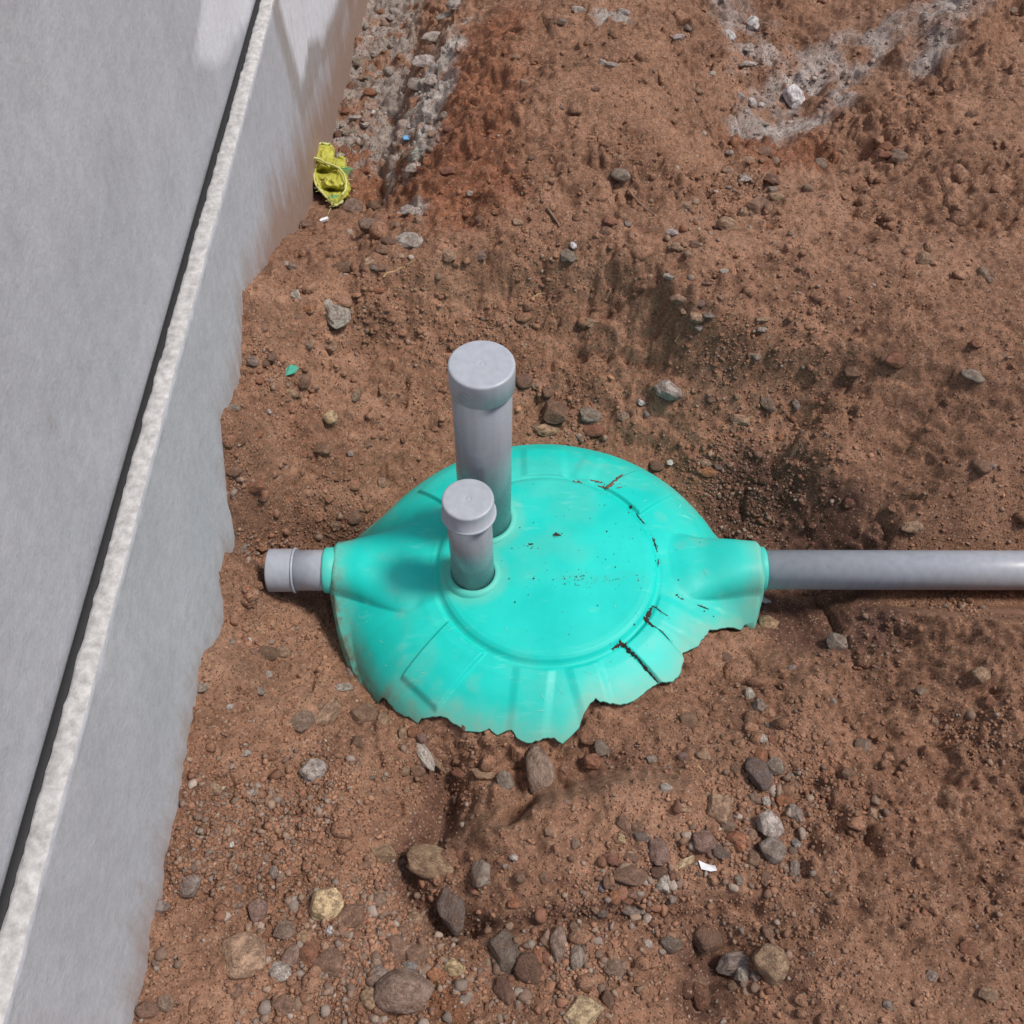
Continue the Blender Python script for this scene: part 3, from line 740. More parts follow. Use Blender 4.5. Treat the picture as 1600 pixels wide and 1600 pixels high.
short, sax, sL, scap = riser('riser_pipe', 'short grey plastic pipe with flanged cap standing on turquoise tank lid', SHORT, (-.0800, 1.109, .258), .0422, .0478, .045, True)
# illegible moulded maker's mark on the tall cap: a broken ring over two rows of tiny raised strokes
def on_cap(ang, zoff, rad=.0590):
    return (rad * math.cos(ang), rad * math.sin(ang), tL - .055 + zoff)
mark = []
for k in range(15):
    a = R(-25) + R(240) * k / 14
    mark.append(on_cap(R(-118) + .155 * math.cos(a), .026 + .0075 * math.sin(a)))
tube('moulded_mark', mark, .0006, M_CAP, tcap, 6)
for k in range(9): tube('moulded_mark', [on_cap(R(-140) + .052 * k, .0125 + .0008 * math.sin(k * 2.1)), on_cap(R(-140) + .052 * k + .03, .0135 + .0012 * math.cos(k * 3.3))], .0006, M_CAP, tcap, 6)
for k in range(4): tube('moulded_mark', [on_cap(R(-122) + .04 * k, .023), on_cap(R(-122) + .04 * k + .018, .0285 - .001 * k)], .0005, M_CAP, tcap, 6)

# outlet stub (left) with end coupling
PYL = TY + .0085
out = tag(empty('outlet_pipe', (-.37, PYL, AX_Z)), 'short grey plastic pipe stub with coupling sticking out of the tank over soil', 'pipe')
rp = .0424
lathe('pipe_body', [(rp - .003, -.04), (rp, -.04), (rp, .09), (rp - .003, .09)], M_PVC_LIT, out, 96, axis=(-1, 0, 0), close=False)
lathe('coupling', [(rp + .0004, .0762), (.0462, .0762), (.0474, .0772), (.0474, .0794), (.0462, .0806), (.0448, .0808), (.0446, .083), (.0446, .1290), (.0440, .1315), (.0424, .1328), (.0410, .1328), (.0404, .126), (.0404, .085)], M_CAP, out, 96, axis=(-1, 0, 0), close=False)
lathe('end_plug', [(.0406, .118), (.030, .1185), (.0005, .119)], M_PVC_SHADED, out, 64, axis=(-1, 0, 0), close=False)
for k, (a0, a1) in enumerate(((.018, .023), (.027, .030), (.0305, .034), (.0345, .038), (.0385, .0415), (.042, .0445), (.045, .049), (.0495, .0525), (.0575, .063))):   # worn black print
    th0 = R(-72)
    for j in range(2 if k % 3 else 1):
        t0, t1 = th0 + .03 * j, th0 + .03 * j + (.05 if k % 2 else .035)
        V_ = []; Fc = []
        for i in range(5):
            t = t0 + (t1 - t0) * i / 4
            V_ += [(-a0, -(rp + .0003) * math.cos(t + 1.1), (rp + .0003) * math.sin(t)) , (-a1, -(rp + .0003) * math.cos(t + 1.1), (rp + .0003) * math.sin(t))]
        V_ = []
        for i in range(5):
            t = R(-28) - (t0 - th0) - (t1 - t0) * i / 4 + 0.0
            V_ += [(-a0, -(rp + .0003) * math.cos(t), (rp + .0003) * math.sin(t)), (-a1, -(rp + .0003) * math.cos(t), (rp + .0003) * math.sin(t))]
        Fc = [(2*i, 2*i+1, 2*i+3, 2*i+2) for i in range(4)]
        me = bpy.data.meshes.new('printed_mark'); me.from_pydata(V_, [], Fc); me.update(); link('printed_mark', me, M_PRINT, out)
# inlet pipe (right), runs on into the bank
PYR = TY + .010
inl = tag(empty('inlet_pipe', (.49, PYR, AX_Z)), 'long grey plastic pipe running out of the tank over the damp hollow', 'pipe')
lathe('pipe_body', [(.0388, -.03), (.0412, -.03), (.0412, 1.2), (.0388, 1.2)], M_PVC_LIT, inl, 96, axis=(1, 0, -.004), close=False)

# ------------------------------------------------------------------ stones
def make_stone(seed, kind, sub=4):
    r = random.Random(seed); bm = bmesh.new(); bmesh.ops.create_icosphere(bm, subdivisions=sub, radius=1.0)
    from mathutils import noise as mn
    off_ = Vector((r.uniform(-50, 50), r.uniform(-50, 50), r.uniform(-50, 50)))
    planes = []
    if kind == 'a':
        for _ in range(11): planes.append((Vector((r.gauss(0, 1), r.gauss(0, 1), r.gauss(0, .8))).normalized(), r.uniform(.58, .86)))
    elif kind == 'f':
        planes = [(Vector((r.gauss(0, .1), r.gauss(0, .1), 1)).normalized(), .5), (Vector((r.gauss(0, .1), r.gauss(0, .1), -1)).normalized(), .5)]
        for _ in range(7):
            a = r.uniform(0, 6.283); planes.append((Vector((math.cos(a), math.sin(a), r.gauss(0, .25))).normalized(), r.uniform(.62, .88)))
    else:
        for _ in range(6): planes.append((Vector((r.gauss(0, 1), r.gauss(0, 1), r.gauss(0, 1))).normalized(), r.uniform(.70, .92)))
    soft = {'a': .03, 'f': .035, 'r': .10}[kind]
    for v in bm.verts:
        p = v.co.copy()
        p *= 1 + .30 * mn.noise(p * 1.0 + off_) + .10 * mn.noise(p * 2.2 + off_)
        for n_, d in planes:
            e = p.dot(n_) - d
            if e > -soft:
                cut = e if e > soft else (e + soft) ** 2 / (4 * soft)
                p -= n_ * cut
        p *= 1 + (.05 if kind != 'r' else .02) * mn.noise(p * 3.2 + off_) + (.022 if kind != 'r' else .008) * mn.noise(p * 8 + off_)
        v.co = p
    mx = [max(abs(v.co[i]) for v in bm.verts) for i in range(3)]
    for v in bm.verts: v.co = Vector((v.co[0] / mx[0], v.co[1] / mx[1], v.co[2] / mx[2]))
    me = bpy.data.meshes.new('stone_' + kind); bm.to_mesh(me); bm.free(); me.materials.append(M_STONE)
    me.polygons.foreach_set('use_smooth', np.ones(len(me.polygons), dtype=bool))
    return me
PROTO = {'r': [make_stone(100 + i, 'r', 3) for i in range(7)], 'a': [make_stone(200 + i, 'a') for i in range(8)], 'f': [make_stone(300 + i, 'f') for i in range(5)]}
PAL = {'grey': (.23, .20, .175), 'dark grey': (.105, .092, .085), 'grey-brown': (.21, .155, .12), 'brown': (.175, .105, .072), 'dark brown': (.095, .052, .037), 'red-brown': (.205, .082, .05),
       'orange': (.29, .115, .055), 'tan': (.32, .215, .14), 'cream': (.52, .39, .23), 'pale grey': (.40, .365, .335), 'white': (.66, .65, .64), 'mauve-brown': (.205, .137, .118), 'blue-grey': (.21, .215, .225)}
SHAPE = {'r': 'rounded', 'a': 'angular', 'f': 'flat'}
def zone(px, py):
    if py < 235 and px < 620: return 'in the rubble trench beside the cement wall'
    if py < 420 and px < 690: return 'on the soil beside the wall trench'
    if py < 300 and px > 1080: return 'in the pale lime gully'
    if py < 420: return 'on the soil mound behind the pit'
    if py < 640 and px < 640: return 'on the bank between wall and pit'
    if py < 600: return 'on the lip of the pit behind the tank'
    if py < 760: return 'in the pit behind the tank'
    if px < 640 and py < 1090: return 'on soil around the capped pipe stub'
    if px > 1100 and py < 1010: return 'in the damp hollow under the long pipe'
    if py < 1180: return 'on soil just outside the ragged tank rim'
    if px < 620: return 'on the low soil in front of the pipe stub'
    if px < 780: return 'around the damp trough in front of the tank'
    if py < 1430: return 'on the soil ridge in front of the tank'
    return 'below the cut line in the foreground soil'
STONES = []
def stone(px, py, w, h, rot, kind, color, label=None, sink=.18, lean=0, flat=.72, name='stone', group=None):
    x, y, z, d = hit(px, py); k = d / F
    sx, sy = w * k / 2, h * k / 2 * 1.06; sz = min(sx, sy) * (flat if kind != 'f' else .6)
    me = PROTO[kind][len(STONES) % len(PROTO[kind])]
    o = bpy.data.objects.new(name, me); COL.objects.link(o)
    g = max(float(hz(x, y)), z)
    o.location = (x, y, g + sz * sink); o.scale = (sx * 1.12, sy * 1.12, sz * 1.08)
    o.rotation_euler = (R(random.uniform(-8, 8)) + R(lean), R(random.uniform(-8, 8)), R(rot))
    c = PAL[color]; c = tuple(a * .84 + b * .24 for a, b in zip(c, (.215, .13, .09))); f = random.uniform(1.2, 1.55); o.color = (c[0] * f, c[1] * f * random.uniform(.97, 1.03), c[2] * f * random.uniform(.95, 1.05), 1)
    if label is None:
        size = 'large' if w * h > 1500 else ('medium' if w * h > 600 else 'small')
        label = f'{size} {color} {SHAPE[kind]} stone {zone(px, py)}'
        if size == 'small': label = f'small {color} {SHAPE[kind]} pebble {zone(px, py)}'
        group = label.replace('stone', 'stones').replace('pebble', 'pebbles')
    tag(o, label, 'stone', group)
    STONES.append((x, y, max(sx, sy)))
    return o
S = stone
# foreground, left
S(632,1551,84,60,-4,'r','grey-brown','biggest smooth grey-brown cobble in the foreground, broad and flat-topped',.45,flat=.8)
S(708,1423,46,68,12,'r','dark grey','dark grey upright cobble in the damp trough with paler face',.5)
S(790,1487,44,60,20,'a','dark grey','dark grey angular cobble below the cut line beside the orange pebble')
S(512,1417,52,48,-25,'a','cream','bright cream-yellow angular stone, the palest stone in the foreground soil',.35)
S(548,1433,56,34,38,'f','brown','brown flat slab stone leaning against the cream-yellow stone',.4)
S(383,1496,74,62,12,'a','tan','big ochre-brown half-buried block stone at the foot of the low soil',.25)
S(403,1423,28,34,10,'r','mauve-brown','mauve-brown egg-shaped stone alone above the pale grey cobble')
S(445,1452,34,28,0,'a','grey-brown'); S(476,1465,25,21,0,'r','tan'); S(455,1494,26,36,-32,'r','mauve-brown','mauve-brown oblong cobble between ochre block and red-brown cobble')
S(487,1497,38,40,-30,'r','red-brown','red-brown smooth cobble, reddest large one in front of the tank')
S(438,1519,38,26,-8,'r','pale grey','pale grey lumpy cobble touching the ochre block',.4)
S(518,1508,48,40,25,'r','brown','brown rounded cobble right beside the red-brown cobble')
S(620,1485,38,38,0,'a','brown'); S(655,1495,42,28,5,'a','brown'); S(590,1522,32,30,0,'a','grey','mottled grey angular stone touching the biggest cobble')
S(708,1514,34,30,0,'a','cream','cream-tan triangular stone beside the biggest grey-brown cobble'); S(788,1546,32,42,0,'a','dark brown')
S(581,1561,34,30,0,'r','tan','tan round stone tucked against the biggest grey-brown cobble'); S(680,1525,28,22,0,'a','orange'); S(642,1514,22,20,0,'r','blue-grey')
S(369,1551,24,20,0,'a','brown'); S(445,1571,40,30,0,'r','brown',None,.05); S(668,1516,18,15,0,'r','grey')
S(685,1352,92,46,-14,'r','tan','long half-buried tan stone with ochre end above the dark cobble',.15)
S(754,1364,38,46,-35,'a','grey','grey chipped angular stone standing beside the long half-buried tan stone',.45)
S(597,1333,38,26,14,'a','tan'); S(492,1206,42,32,24,'a','pale grey','silvery grey broken rock on open soil before the pipe stub',.45)
S(664,1182,18,52,28,'f','pale grey','pale bone-like sliver of rock slanting into the damp trough',.3); S(680,1190,12,44,40,'f','tan')
S(789,1223,26,30,0,'a','grey'); S(596,1413,28,42,18,'f','tan',None,.1); S(649,1439,26,26,0,'r','tan',None,.1); S(655,1205,26,18,0,'r','brown',None,.1)
S(573,1352,14,12,0,'r','brown'); S(540,1480,16,12,0,'a','pale grey'); S(516,1455,15,15,0,'a','white','small white chip under the cream-yellow stone'); S(538,1457,18,12,0,'r','tan')
S(370,1390,22,18,0,'r','grey-brown',None,.1); S(428,1363,14,18,0,'r','grey',None,.1)
# left of the tank
S(475,1129,40,28,32,'r','grey-brown','grey-brown oval cobble lying beside a tan slab',.45); S(512,1119,32,52,-28,'f','tan','tan wedge-shaped slab stone beside the grey-brown oval cobble',.25)
S(571,1119,44,34,18,'a','brown','brown blocky stone close under the tank rim beside small tan pebble'); S(599,1125,18,24,0,'r','tan'); S(558,1162,22,20,0,'a','dark brown')
S(416,1023,36,26,10,'r','brown',None,.15); S(442,1019,20,17,0,'a','tan'); S(548,1047,17,24,15,'a','grey',None,.4); S(533,1075,34,13,6,'f','pale grey'); S(395,1019,16,12,0,'r','brown')
S(525,820,19,17,20,'a','tan'); S(553,807,24,30,0,'r','brown',None,.1); S(380,856,12,20,0,'r','grey'); S(396,884,17,15,0,'r','brown'); S(413,886,15,16,0,'r','red-brown')
S(406,1080,17,12,-30,'r','grey'); S(361,1004,14,12,0,'r','grey'); S(383,1178,18,9,8,'f','pale grey'); S(388,1240,24,10,4,'f','pale grey'); S(370,862,15,18,0,'a','brown')
S(390,1001,9,9,0,'a','white'); S(360,1105,16,9,15,'f','pale grey'); S(420,1055,12,10,0,'a','pale grey'); S(361,1318,10,12,0,'a','white'); S(412,1351,9,8,0,'r','white')
# in front of the tank, centre and right
S(842,1208,46,76,4,'r','grey-brown','large upright egg-shaped cobble just below the ragged tank hem',.5,lean=12,flat=.95)
S(941,1170,23,25,0,'r','grey'); S(926,1191,30,22,-15,'a','red-brown','red brick-coloured chip below the ragged tank hem',.4); S(1077,1129,28,28,0,'r','brown')
S(1184,1212,34,54,18,'r','dark grey','dark grey oblong cobble at the edge of the gravel strip',.5); S(1213,1199,30,24,12,'a','grey'); S(1188,1177,20,22,0,'a','orange'); S(1188,1154,20,20,0,'a','pale grey'); S(1206,1153,13,19,0,'r','red-brown')
S(1122,1266,40,46,-25,'a','tan','tan rough egg-shaped stone on the ridge, larger than its neighbours',.5); S(1138,1292,22,20,0,'r','grey-brown'); S(1151,1315,34,24,-32,'a','orange','rusty orange rough stone beside the tan egg-shaped stone',.45)
S(1204,1292,38,40,10,'a','pale grey','pale grey block stone with streaked top above a grey cobble',.5); S(1208,1330,44,36,0,'r','grey','smooth grey cobble wedged under the pale grey streaked block',.5); S(1099,1315,42,32,-10,'r','mauve-brown','mauve-brown broad stone lying above the white shard')
S(1129,1333,30,20,-15,'r','dark grey'); S(975,1288,22,30,5,'a','brown'); S(998,1294,26,18,0,'a','brown'); S(1003,1309,26,14,-12,'r','dark grey'); S(970,1312,16,16,0,'a','cream')
S(1030,1334,34,38,0,'a','mauve-brown','mauve-grey blocky stone standing in the cluster on the ridge',.5); S(1027,1361,28,22,0,'r','dark brown'); S(983,1366,52,32,-8,'a','brown','brown two-toned rock with blackish side in the ridge cluster',.45)
S(955,1343,28,20,-20,'a','red-brown'); S(985,1340,26,18,0,'a','brown'); S(1037,1380,22,24,-25,'a','pale grey','pale grey sharp chip below the mauve-grey blocky stone',.5); S(1073,1348,40,13,24,'f','cream','cream curved flake lying like a shell beside the white shard',.4)
S(1175,1345,28,30,0,'a','brown'); S(1175,1305,18,22,0,'r','tan'); S(961,1403,18,20,0,'a','orange'); S(980,1404,19,16,0,'a','red-brown'); S(997,1402,14,14,0,'r','brown'); S(984,1423,32,16,-18,'r','grey'); S(941,1426,17,15,0,'r','dark grey'); S(930,1422,14,12,0,'r','tan')
S(949,1377,18,22,0,'r','brown'); S(960,1384,18,14,0,'r','brown'); S(940,1386,11,15,0,'r','blue-grey'); S(988,1394,18,18,0,'a','brown'); S(1050,1404,13,16,0,'r','grey'); S(1055,1368,16,16,0,'a','brown')
S(873,1476,28,50,-8,'r','grey-brown','grey-tan oblong cobble split by a crack, below the cut line',.5); S(902,1495,26,36,-6,'r','grey','smooth grey oval cobble right beside the cracked grey-tan one'); S(830,1517,48,40,-35,'r','dark brown','dark brown smooth cobble half sunk beside the orange pebble',.25)
S(840,1496,15,28,0,'r','orange','thin orange-red pebble wedged between two cobbles below the cut line'); S(856,1500,15,22,20,'r','red-brown'); S(900,1452,20,24,0,'r','brown'); S(960,1509,34,30,0,'r','grey-brown',None,.15); S(951,1563,20,28,10,'r','dark brown')
S(909,1583,56,38,38,'a','cream','pale tan jagged rock cut by the foreground edge, below the cobbles',.4); S(1106,1465,52,44,10,'a','dark brown','dark wet mud-brown lump in the damp hollow of the foreground',.3)
S(1152,1509,62,34,6,'a','grey','grey encrusted flat-topped rock beside two small pebbles',.4); S(1162,1524,22,22,0,'a','pale grey'); S(1180,1526,13,18,0,'r','grey'); S(1146,1541,17,13,0,'r','brown'); S(1207,1506,58,54,0,'r','tan','big tan dome-shaped cobble half buried in the sandy foreground',.2)
S(1092,1534,32,24,0,'r','brown'); S(1227,1252,28,20,10,'r','orange',None,.15); S(1244,1320,15,19,-15,'r','blue-grey'); S(1240,1338,14,20,0,'r','tan'); S(1228,1358,14,14,0,'r','tan'); S(1241,1358,16,24,-20,'a','grey'); S(1050,1475,36,24,0,'r','dark grey'); S(1201,1456,26,20,0,'r','brown')
S(1242,1270,22,30,0,'a','grey'); S(1179,1248,20,18,0,'a','grey-brown'); S(1198,1254,14,16,0,'r','pale grey'); S(1154,1376,14,16,0,'r','grey'); S(1197,1375,18,20,0,'a','brown'); S(858,1300,14,12,0,'a','tan'); S(898,1317,14,18,0,'r','grey-brown',None,.1); S(802,1340,14,13,0,'a','pale grey'); S(812,1372,17,15,0,'r','brown'); S(850,1372,15,16,0,'r','brown')
S(1013,1476,14,12,0,'a','pale grey'); S(804,1412,20,14,0,'r','orange'); S(1140,1255,18,12,0,'a','tan'); S(1040,1231,20,14,0,'r','pale grey'); S(1098,1181,20,12,-5,'f','tan'); S(1150,1205,17,20,0,'r','brown',None,.1); S(1068,1184,17,13,0,'r','mauve-brown'); S(1018,1187,18,12,0,'r','grey')
S(1200,975,28,25,-10,'r','tan','tan round stone with a chipped notch in the damp hollow',.45); S(1187,1106,20,24,0,'a','grey'); S(1172,1085,16,20,0,'a','pale grey'); S(1134,1028,20,14,0,'a','brown'); S(1238,1045,16,10,0,'f','grey'); S(1172,1131,18,26,0,'a','brown'); S(1210,1258,15,12,0,'r','brown'); S(1237,1215,14,20,30,'f','grey')
S(728,1136,17,14,0,'a','brown'); S(646,1144,22,17,0,'r','orange'); S(632,1148,17,20,0,'r','tan'); S(659,1153,15,16,0,'r','mauve-brown'); S(633,1205,17,15,0,'r','tan'); S(755,1210,36,16,-8,'r','tan',None,.15); S(716,1208,20,17,0,'a','red-brown')
# pit behind the tank
S(868,647,40,36,-15,'a','brown','brown angular block leaning against a tan wedge stone behind the tall pipe',.5); S(858,673,44,20,14,'a','tan','tan wedge stone resting under the brown angular block at the rim',.45); S(924,650,34,27,0,'r','grey','grey smooth round stone in the pit behind the lid'); S(974,650,22,26,0,'a','grey-brown')
S(929,675,36,19,-8,'r','red-brown'); S(855,614,18,22,0,'r','brown'); S(1044,610,42,42,0,'a','pale grey','whitish crumbly conglomerate lump stuck in the pit face',.1); S(1198,631,19,32,20,'a','grey-brown'); S(1157,656,30,16,-20,'a','tan'); S(1027,729,22,17,-10,'r','brown'); S(1103,723,21,14,8,'r','tan'); S(1108,740,28,14,-5,'r','orange')
S(1121,731,14,13,0,'r','dark grey'); S(1046,722,10,13,0,'a','white'); S(908,685,14,17,0,'r','grey-brown'); S(835,603,10,16,0,'r','tan'); S(1002,629,11,10,0,'a','white'); S(1011,647,9,10,0,'a','pale grey'); S(820,597,28,24,0,'r','brown',None,.1); S(840,668,20,10,-20,'f','grey-brown')
S(1204,609,13,16,0,'r','brown'); S(1244,633,12,20,0,'r','grey'); S(1151,620,10,12,0,'r','tan'); S(1112,625,14,12,0,'r','brown'); S(1238,655,12,16,0,'r','red-brown'); S(1221,685,12,10,0,'r','orange')
# pit lip
S(1088,498,24,19,-25,'r','tan','tan upper pebble of the three-pebble cluster on the pit lip'); S(1108,495,19,13,0,'r','grey'); S(1092,514,15,10,0,'r','pale grey'); S(1095,475,17,14,0,'r','mauve-brown'); S(1060,468,28,22,0,'a','tan',None,.05); S(1045,433,18,10,0,'f','pale grey'); S(925,503,24,15,10,'a','tan'); S(1181,558,13,18,10,'r','grey'); S(1068,488,10,13,0,'r','tan')
S(1126,465,10,16,-15,'f','tan'); S(1105,443,18,8,0,'f','brown'); S(1190,515,15,10,0,'a','pale grey'); S(1192,500,22,8,0,'f','tan'); S(1210,451,10,8,0,'a','tan'); S(1131,425,14,9,0,'r','pale grey')
# left bank
S(527,489,42,70,14,'a','pale grey','jagged grey chunk of broken concrete on the bank beside the wall',.35,name='concrete_chunk',flat=.6); S(462,466,22,20,0,'a','pale grey','pale grey chip near the broken concrete chunk and the wall',.45); S(518,541,18,30,8,'f','tan'); S(558,618,16,34,-6,'f','grey-brown'); S(515,654,26,23,0,'r','cream','yellowish round flat-faced stone in the bank over the pipe stub',.4)
S(475,597,22,22,0,'r','brown',None,.1); S(502,702,34,20,0,'a','brown'); S(397,757,36,22,5,'a','red-brown'); S(364,638,22,12,10,'a','grey'); S(455,614,28,14,-15,'r','tan',None,.05); S(424,558,20,24,15,'a','brown'); S(395,566,18,15,0,'a','grey'); S(415,568,16,14,0,'r','brown'); S(404,597,15,13,0,'a','orange')
S(549,1047-560,10,14,0,'a','tan'); S(479,482,17,13,0,'a','orange'); S(464,497,14,12,0,'a','brown'); S(482,540,17,14,0,'a','grey-brown'); S(575,693,20,17,0,'a','brown'); S(548,710,10,9,0,'r','pale grey'); S(405,680,12,14,0,'r','orange'); S(374,694,6,9,0,'r','pale grey'); S(420,644,11,9,0,'a','pale grey'); S(365,735,26,20,0,'r','brown',None,.1); S(597,755,15,18,0,'a','tan')
S(577,414,26,22,25,'a','tan'); S(556,419,28,17,8,'r','brown'); S(592,420,20,12,0,'r','brown'); S(600,392,24,20,0,'r','brown'); S(584,480-60,14,10,0,'a','grey'); S(446,413,14,9,0,'a','pale grey'); S(457,416,12,9,0,'a','grey'); S(592,455,18,10,0,'a','orange'); S(535,424-5,34,20,0,'r','brown',None,.05)
# trench by the wall
S(580,356,42,25,-12,'r','grey-brown','smooth grey-brown cobble lying across the end of the wall trench',.4); S(642,380,46,26,12,'a','pale grey','grey mortar slab lying below the trench end cobble',.35,name='mortar_slab'); S(551,322,30,30,0,'a','grey-brown'); S(584,323,24,22,0,'a','brown'); S(484,351,26,14,5,'r','brown'); S(607,378,24,16,0,'r','brown'); S(701,401,24,22,0,'a','tan'); S(751,400,19,16,0,'a','grey-brown')
S(581,147,24,17,20,'r','orange','orange-brown brick lump among grey rubble in the wall trench',.5); S(539,238,20,17,0,'a','red-brown'); S(556,232,13,18,0,'a','red-brown'); S(695,184,22,26,0,'a','grey'); S(573,267,14,12,0,'a','orange'); S(550,210,28,16,0,'a','grey'); S(530,213,16,20,0,'a','dark brown'); S(595,240,14,12,0,'a','grey'); S(540,175,16,14,0,'a','red-brown'); S(700,203,16,14,0,'r','red-brown'); S(675,210,11,13,0,'r','tan'); S(672,234,12,10,0,'r','grey')
S(699,268,24,12,0,'r','red-brown'); S(735,302,12,9,0,'a','pale grey'); S(655,345,16,16,0,'a','tan'); S(750,345,16,14,0,'r','brown'); S(545,155,14,10,0,'a','pale grey'); S(560,100,18,14,0,'a','grey'); S(575,60,18,13,0,'a','pale grey'); S(600,40,16,12,0,'a','grey'); S(565,125,14,10,0,'a','grey'); S(588,85,16,10,0,'a','pale grey'); S(618,20,20,13,0,'a','pale grey'); S(555,185,20,9,0,'f','pale grey'); S(570,195,18,10,0,'f','pale grey'); S(596,20,14,10,0,'a','orange')
for k, (a, b, w, h) in enumerate(((682,58,46,26),(700,28,40,24),(664,98,40,28),(656,132,38,24),(716,8,36,20),(648,262,30,16),(676,128,26,20),(640,330,26,18))):
    S(a, b, w, h, 15 * (k % 3) - 10, 'a', 'pale grey', 'broken lump of grey mortar crust along the edge of the wall trench', .1, name='mortar_lump', group='lumps of mortar crust along the trench', flat=.6)
for k in range(26):
    a, b = random.uniform(520, 640), random.uniform(-5, 225)
    if a < 575 - .255 * b + 10 or a > 640 - .2 * b: continue
    S(a, b, random.uniform(12, 24), random.uniform(9, 16), random.uniform(-40, 40), 'a', random.choice(('pale grey', 'grey', 'grey', 'grey-brown')), 'grey rubble piece lying in the trench beside the cement wall', group='rubble pieces in the wall trench')
# mound
S(968,279,32,24,-22,'r','grey','smooth grey egg-shaped stone alone high on the soil mound',.7); S(1187,325,40,30,30,'a','brown','big brown angular stone beside a tan one at the mound foot',.5); S(1136,355,34,26,12,'a','tan','tan angular stone propped at the end of a soil ledge',.5); S(1161,333,17,17,0,'a','tan'); S(1139,60,21,25,15,'a','white','white diamond-shaped stone in the gully beside two pale ones',.5); S(1177,43,24,23,0,'a','white','white rounded lump highest in the lime gully',.5); S(1167,76,22,20,0,'a','pale grey'); S(1167,102,28,14,0,'a','pale grey')
S(958,103,22,9,-5,'f','pale grey'); S(942,98,12,12,0,'a','pale grey'); S(1215,309,24,13,-4,'r','tan'); S(1208,298,20,12,0,'r','grey'); S(1207,283,28,20,-20,'a','dark brown'); S(1138,269,20,16,0,'r','tan'); S(1161,279,22,14,25,'a','pale grey'); S(1056,388,26,20,-10,'a','tan'); S(1049,364,22,12,0,'a','pale grey'); S(1086,382,20,14,0,'a','brown'); S(1077,398,18,12,0,'a','tan'); S(1072,322,16,13,0,'a','tan'); S(896,385,11,16,0,'a','white','small white upright chip above the pit lip'); S(888,402,26,20,0,'a','grey',None,.2)
S(809,348,15,11,0,'r','tan'); S(1090,144,18,16,0,'a','tan'); S(1195,239,26,18,10,'r','brown'); S(1204,356,20,14,0,'a','orange'); S(1241,155,32,40,0,'a','white','big whitish lime boulder at the gully edge',.3); S(945,362,18,15,0,'a','brown'); S(955,347,24,18,0,'a','red-brown'); S(981,352,11,10,0,'r','grey'); S(1168,250,20,14,0,'a','tan'); S(1192,252,10,8,0,'r','tan'); S(1140,240,13,10,0,'a','pale grey'); S(1157,150,14,13,0,'a','pale grey'); S(1175,160,14,13,0,'a','white'); S(1165,178,13,12,0,'a','pale grey'); S(1190,165,11,10,0,'a','white')
S(1180,208,26,9,12,'f','pale grey'); S(1112,115,12,10,0,'a','pale grey'); S(1195,195,15,10,0,'a','pale grey'); S(806,90,13,11,0,'a','tan'); S(820,130,15,13,0,'a','tan'); S(930,140,16,10,0,'r','brown'); S(988,188,11,8,0,'r','tan'); S(915,330,8,7,0,'r','tan'); S(854,278,8,8,0,'r','tan'); S(1060,170,14,10,0,'a','tan'); S(1075,45,12,22,0,'a','grey'); S(1060,60,18,10,20,'f','pale grey'); S(905,15,22,12,0,'a','pale grey'); S(975,20,20,12,0,'a','pale grey'); S(880,35,16,10,0,'a','grey')
# loose stones on the ground that goes on either side
R2 = random.Random(5)
for k in range(46):
    px, py = (R2.uniform(1265, 1590), R2.uniform(10, 1590)) if k % 3 else (R2.uniform(225, 340), R2.uniform(800, 1590))
    if 840 < py < 960: continue
    if px < 345 and px < 205 + (1600 - py) * .17: continue
    w = R2.choice((14, 18, 22, 28, 36))
    kd, cl = R2.choice('raa'), R2.choice(('brown', 'grey-brown', 'tan', 'grey', 'red-brown'))
    lb = f"{'big' if w > 25 else 'little'} loose {cl} {SHAPE[kd]} stone " + ('along the foot of the wall' if px < 800 else ('on bare earth beyond the lime gully' if py < 400 else ('on the bank above the long pipe' if py < 850 else 'on bare earth past the gravel strip')))
    S(px, py, w, w * R2.uniform(.6, 1.0), R2.uniform(-40, 40), kd, cl, lb, group=lb.replace('stone', 'stones'))

# ------------------------------------------------------------------ gravel and crumbs (uncountable)
def ico0():
    bm = bmesh.new(); bmesh.ops.create_icosphere(bm, subdivisions=1, radius=1.0)
    v = np.array([p.co[:] for p in bm.verts]); f = np.array([[q.index for q in p.verts] for p in bm.faces]); bm.free(); return v, f
IV, IF = ico0()
def scatter(name, label, cat, pts, size, cols, sink=.3, zfun=None, parent=None):
    n = len(pts); nv = len(IV)
    jit = 1 + .30 * rng.standard_normal((n, nv, 1)).clip(-1.6, 1.6)
    ax = rng.uniform(.6, 1.15, (n, 1, 3)); ax[..., 2] *= .8
    q = rng.uniform(0, 6.283, n); c, s = np.cos(q)[:, None], np.sin(q)[:, None]
    V_ = IV[None] * jit * ax * size[:, None, None]
    x, y = V_[..., 0] * c - V_[..., 1] * s, V_[..., 0] * s + V_[..., 1] * c
    z0 = (zfun or hz)(pts[:, 0], pts[:, 1])
    V_ = np.stack([x + pts[:, :1], y + pts[:, 1:2], V_[..., 2] + (z0 + size * sink)[:, None]], -1)
    Fc = (IF[None] + (np.arange(n) * nv)[:, None, None]).reshape(-1, 3)
    me = mesh_np(name, V_.reshape(-1, 3), Fc); set_col(me, 'Col', np.repeat(cols, nv, 0))
    o = link(name, me, M_GRAIN, parent); o['kind'] = 'stuff'
    if label: tag(o, label, cat)
    return o
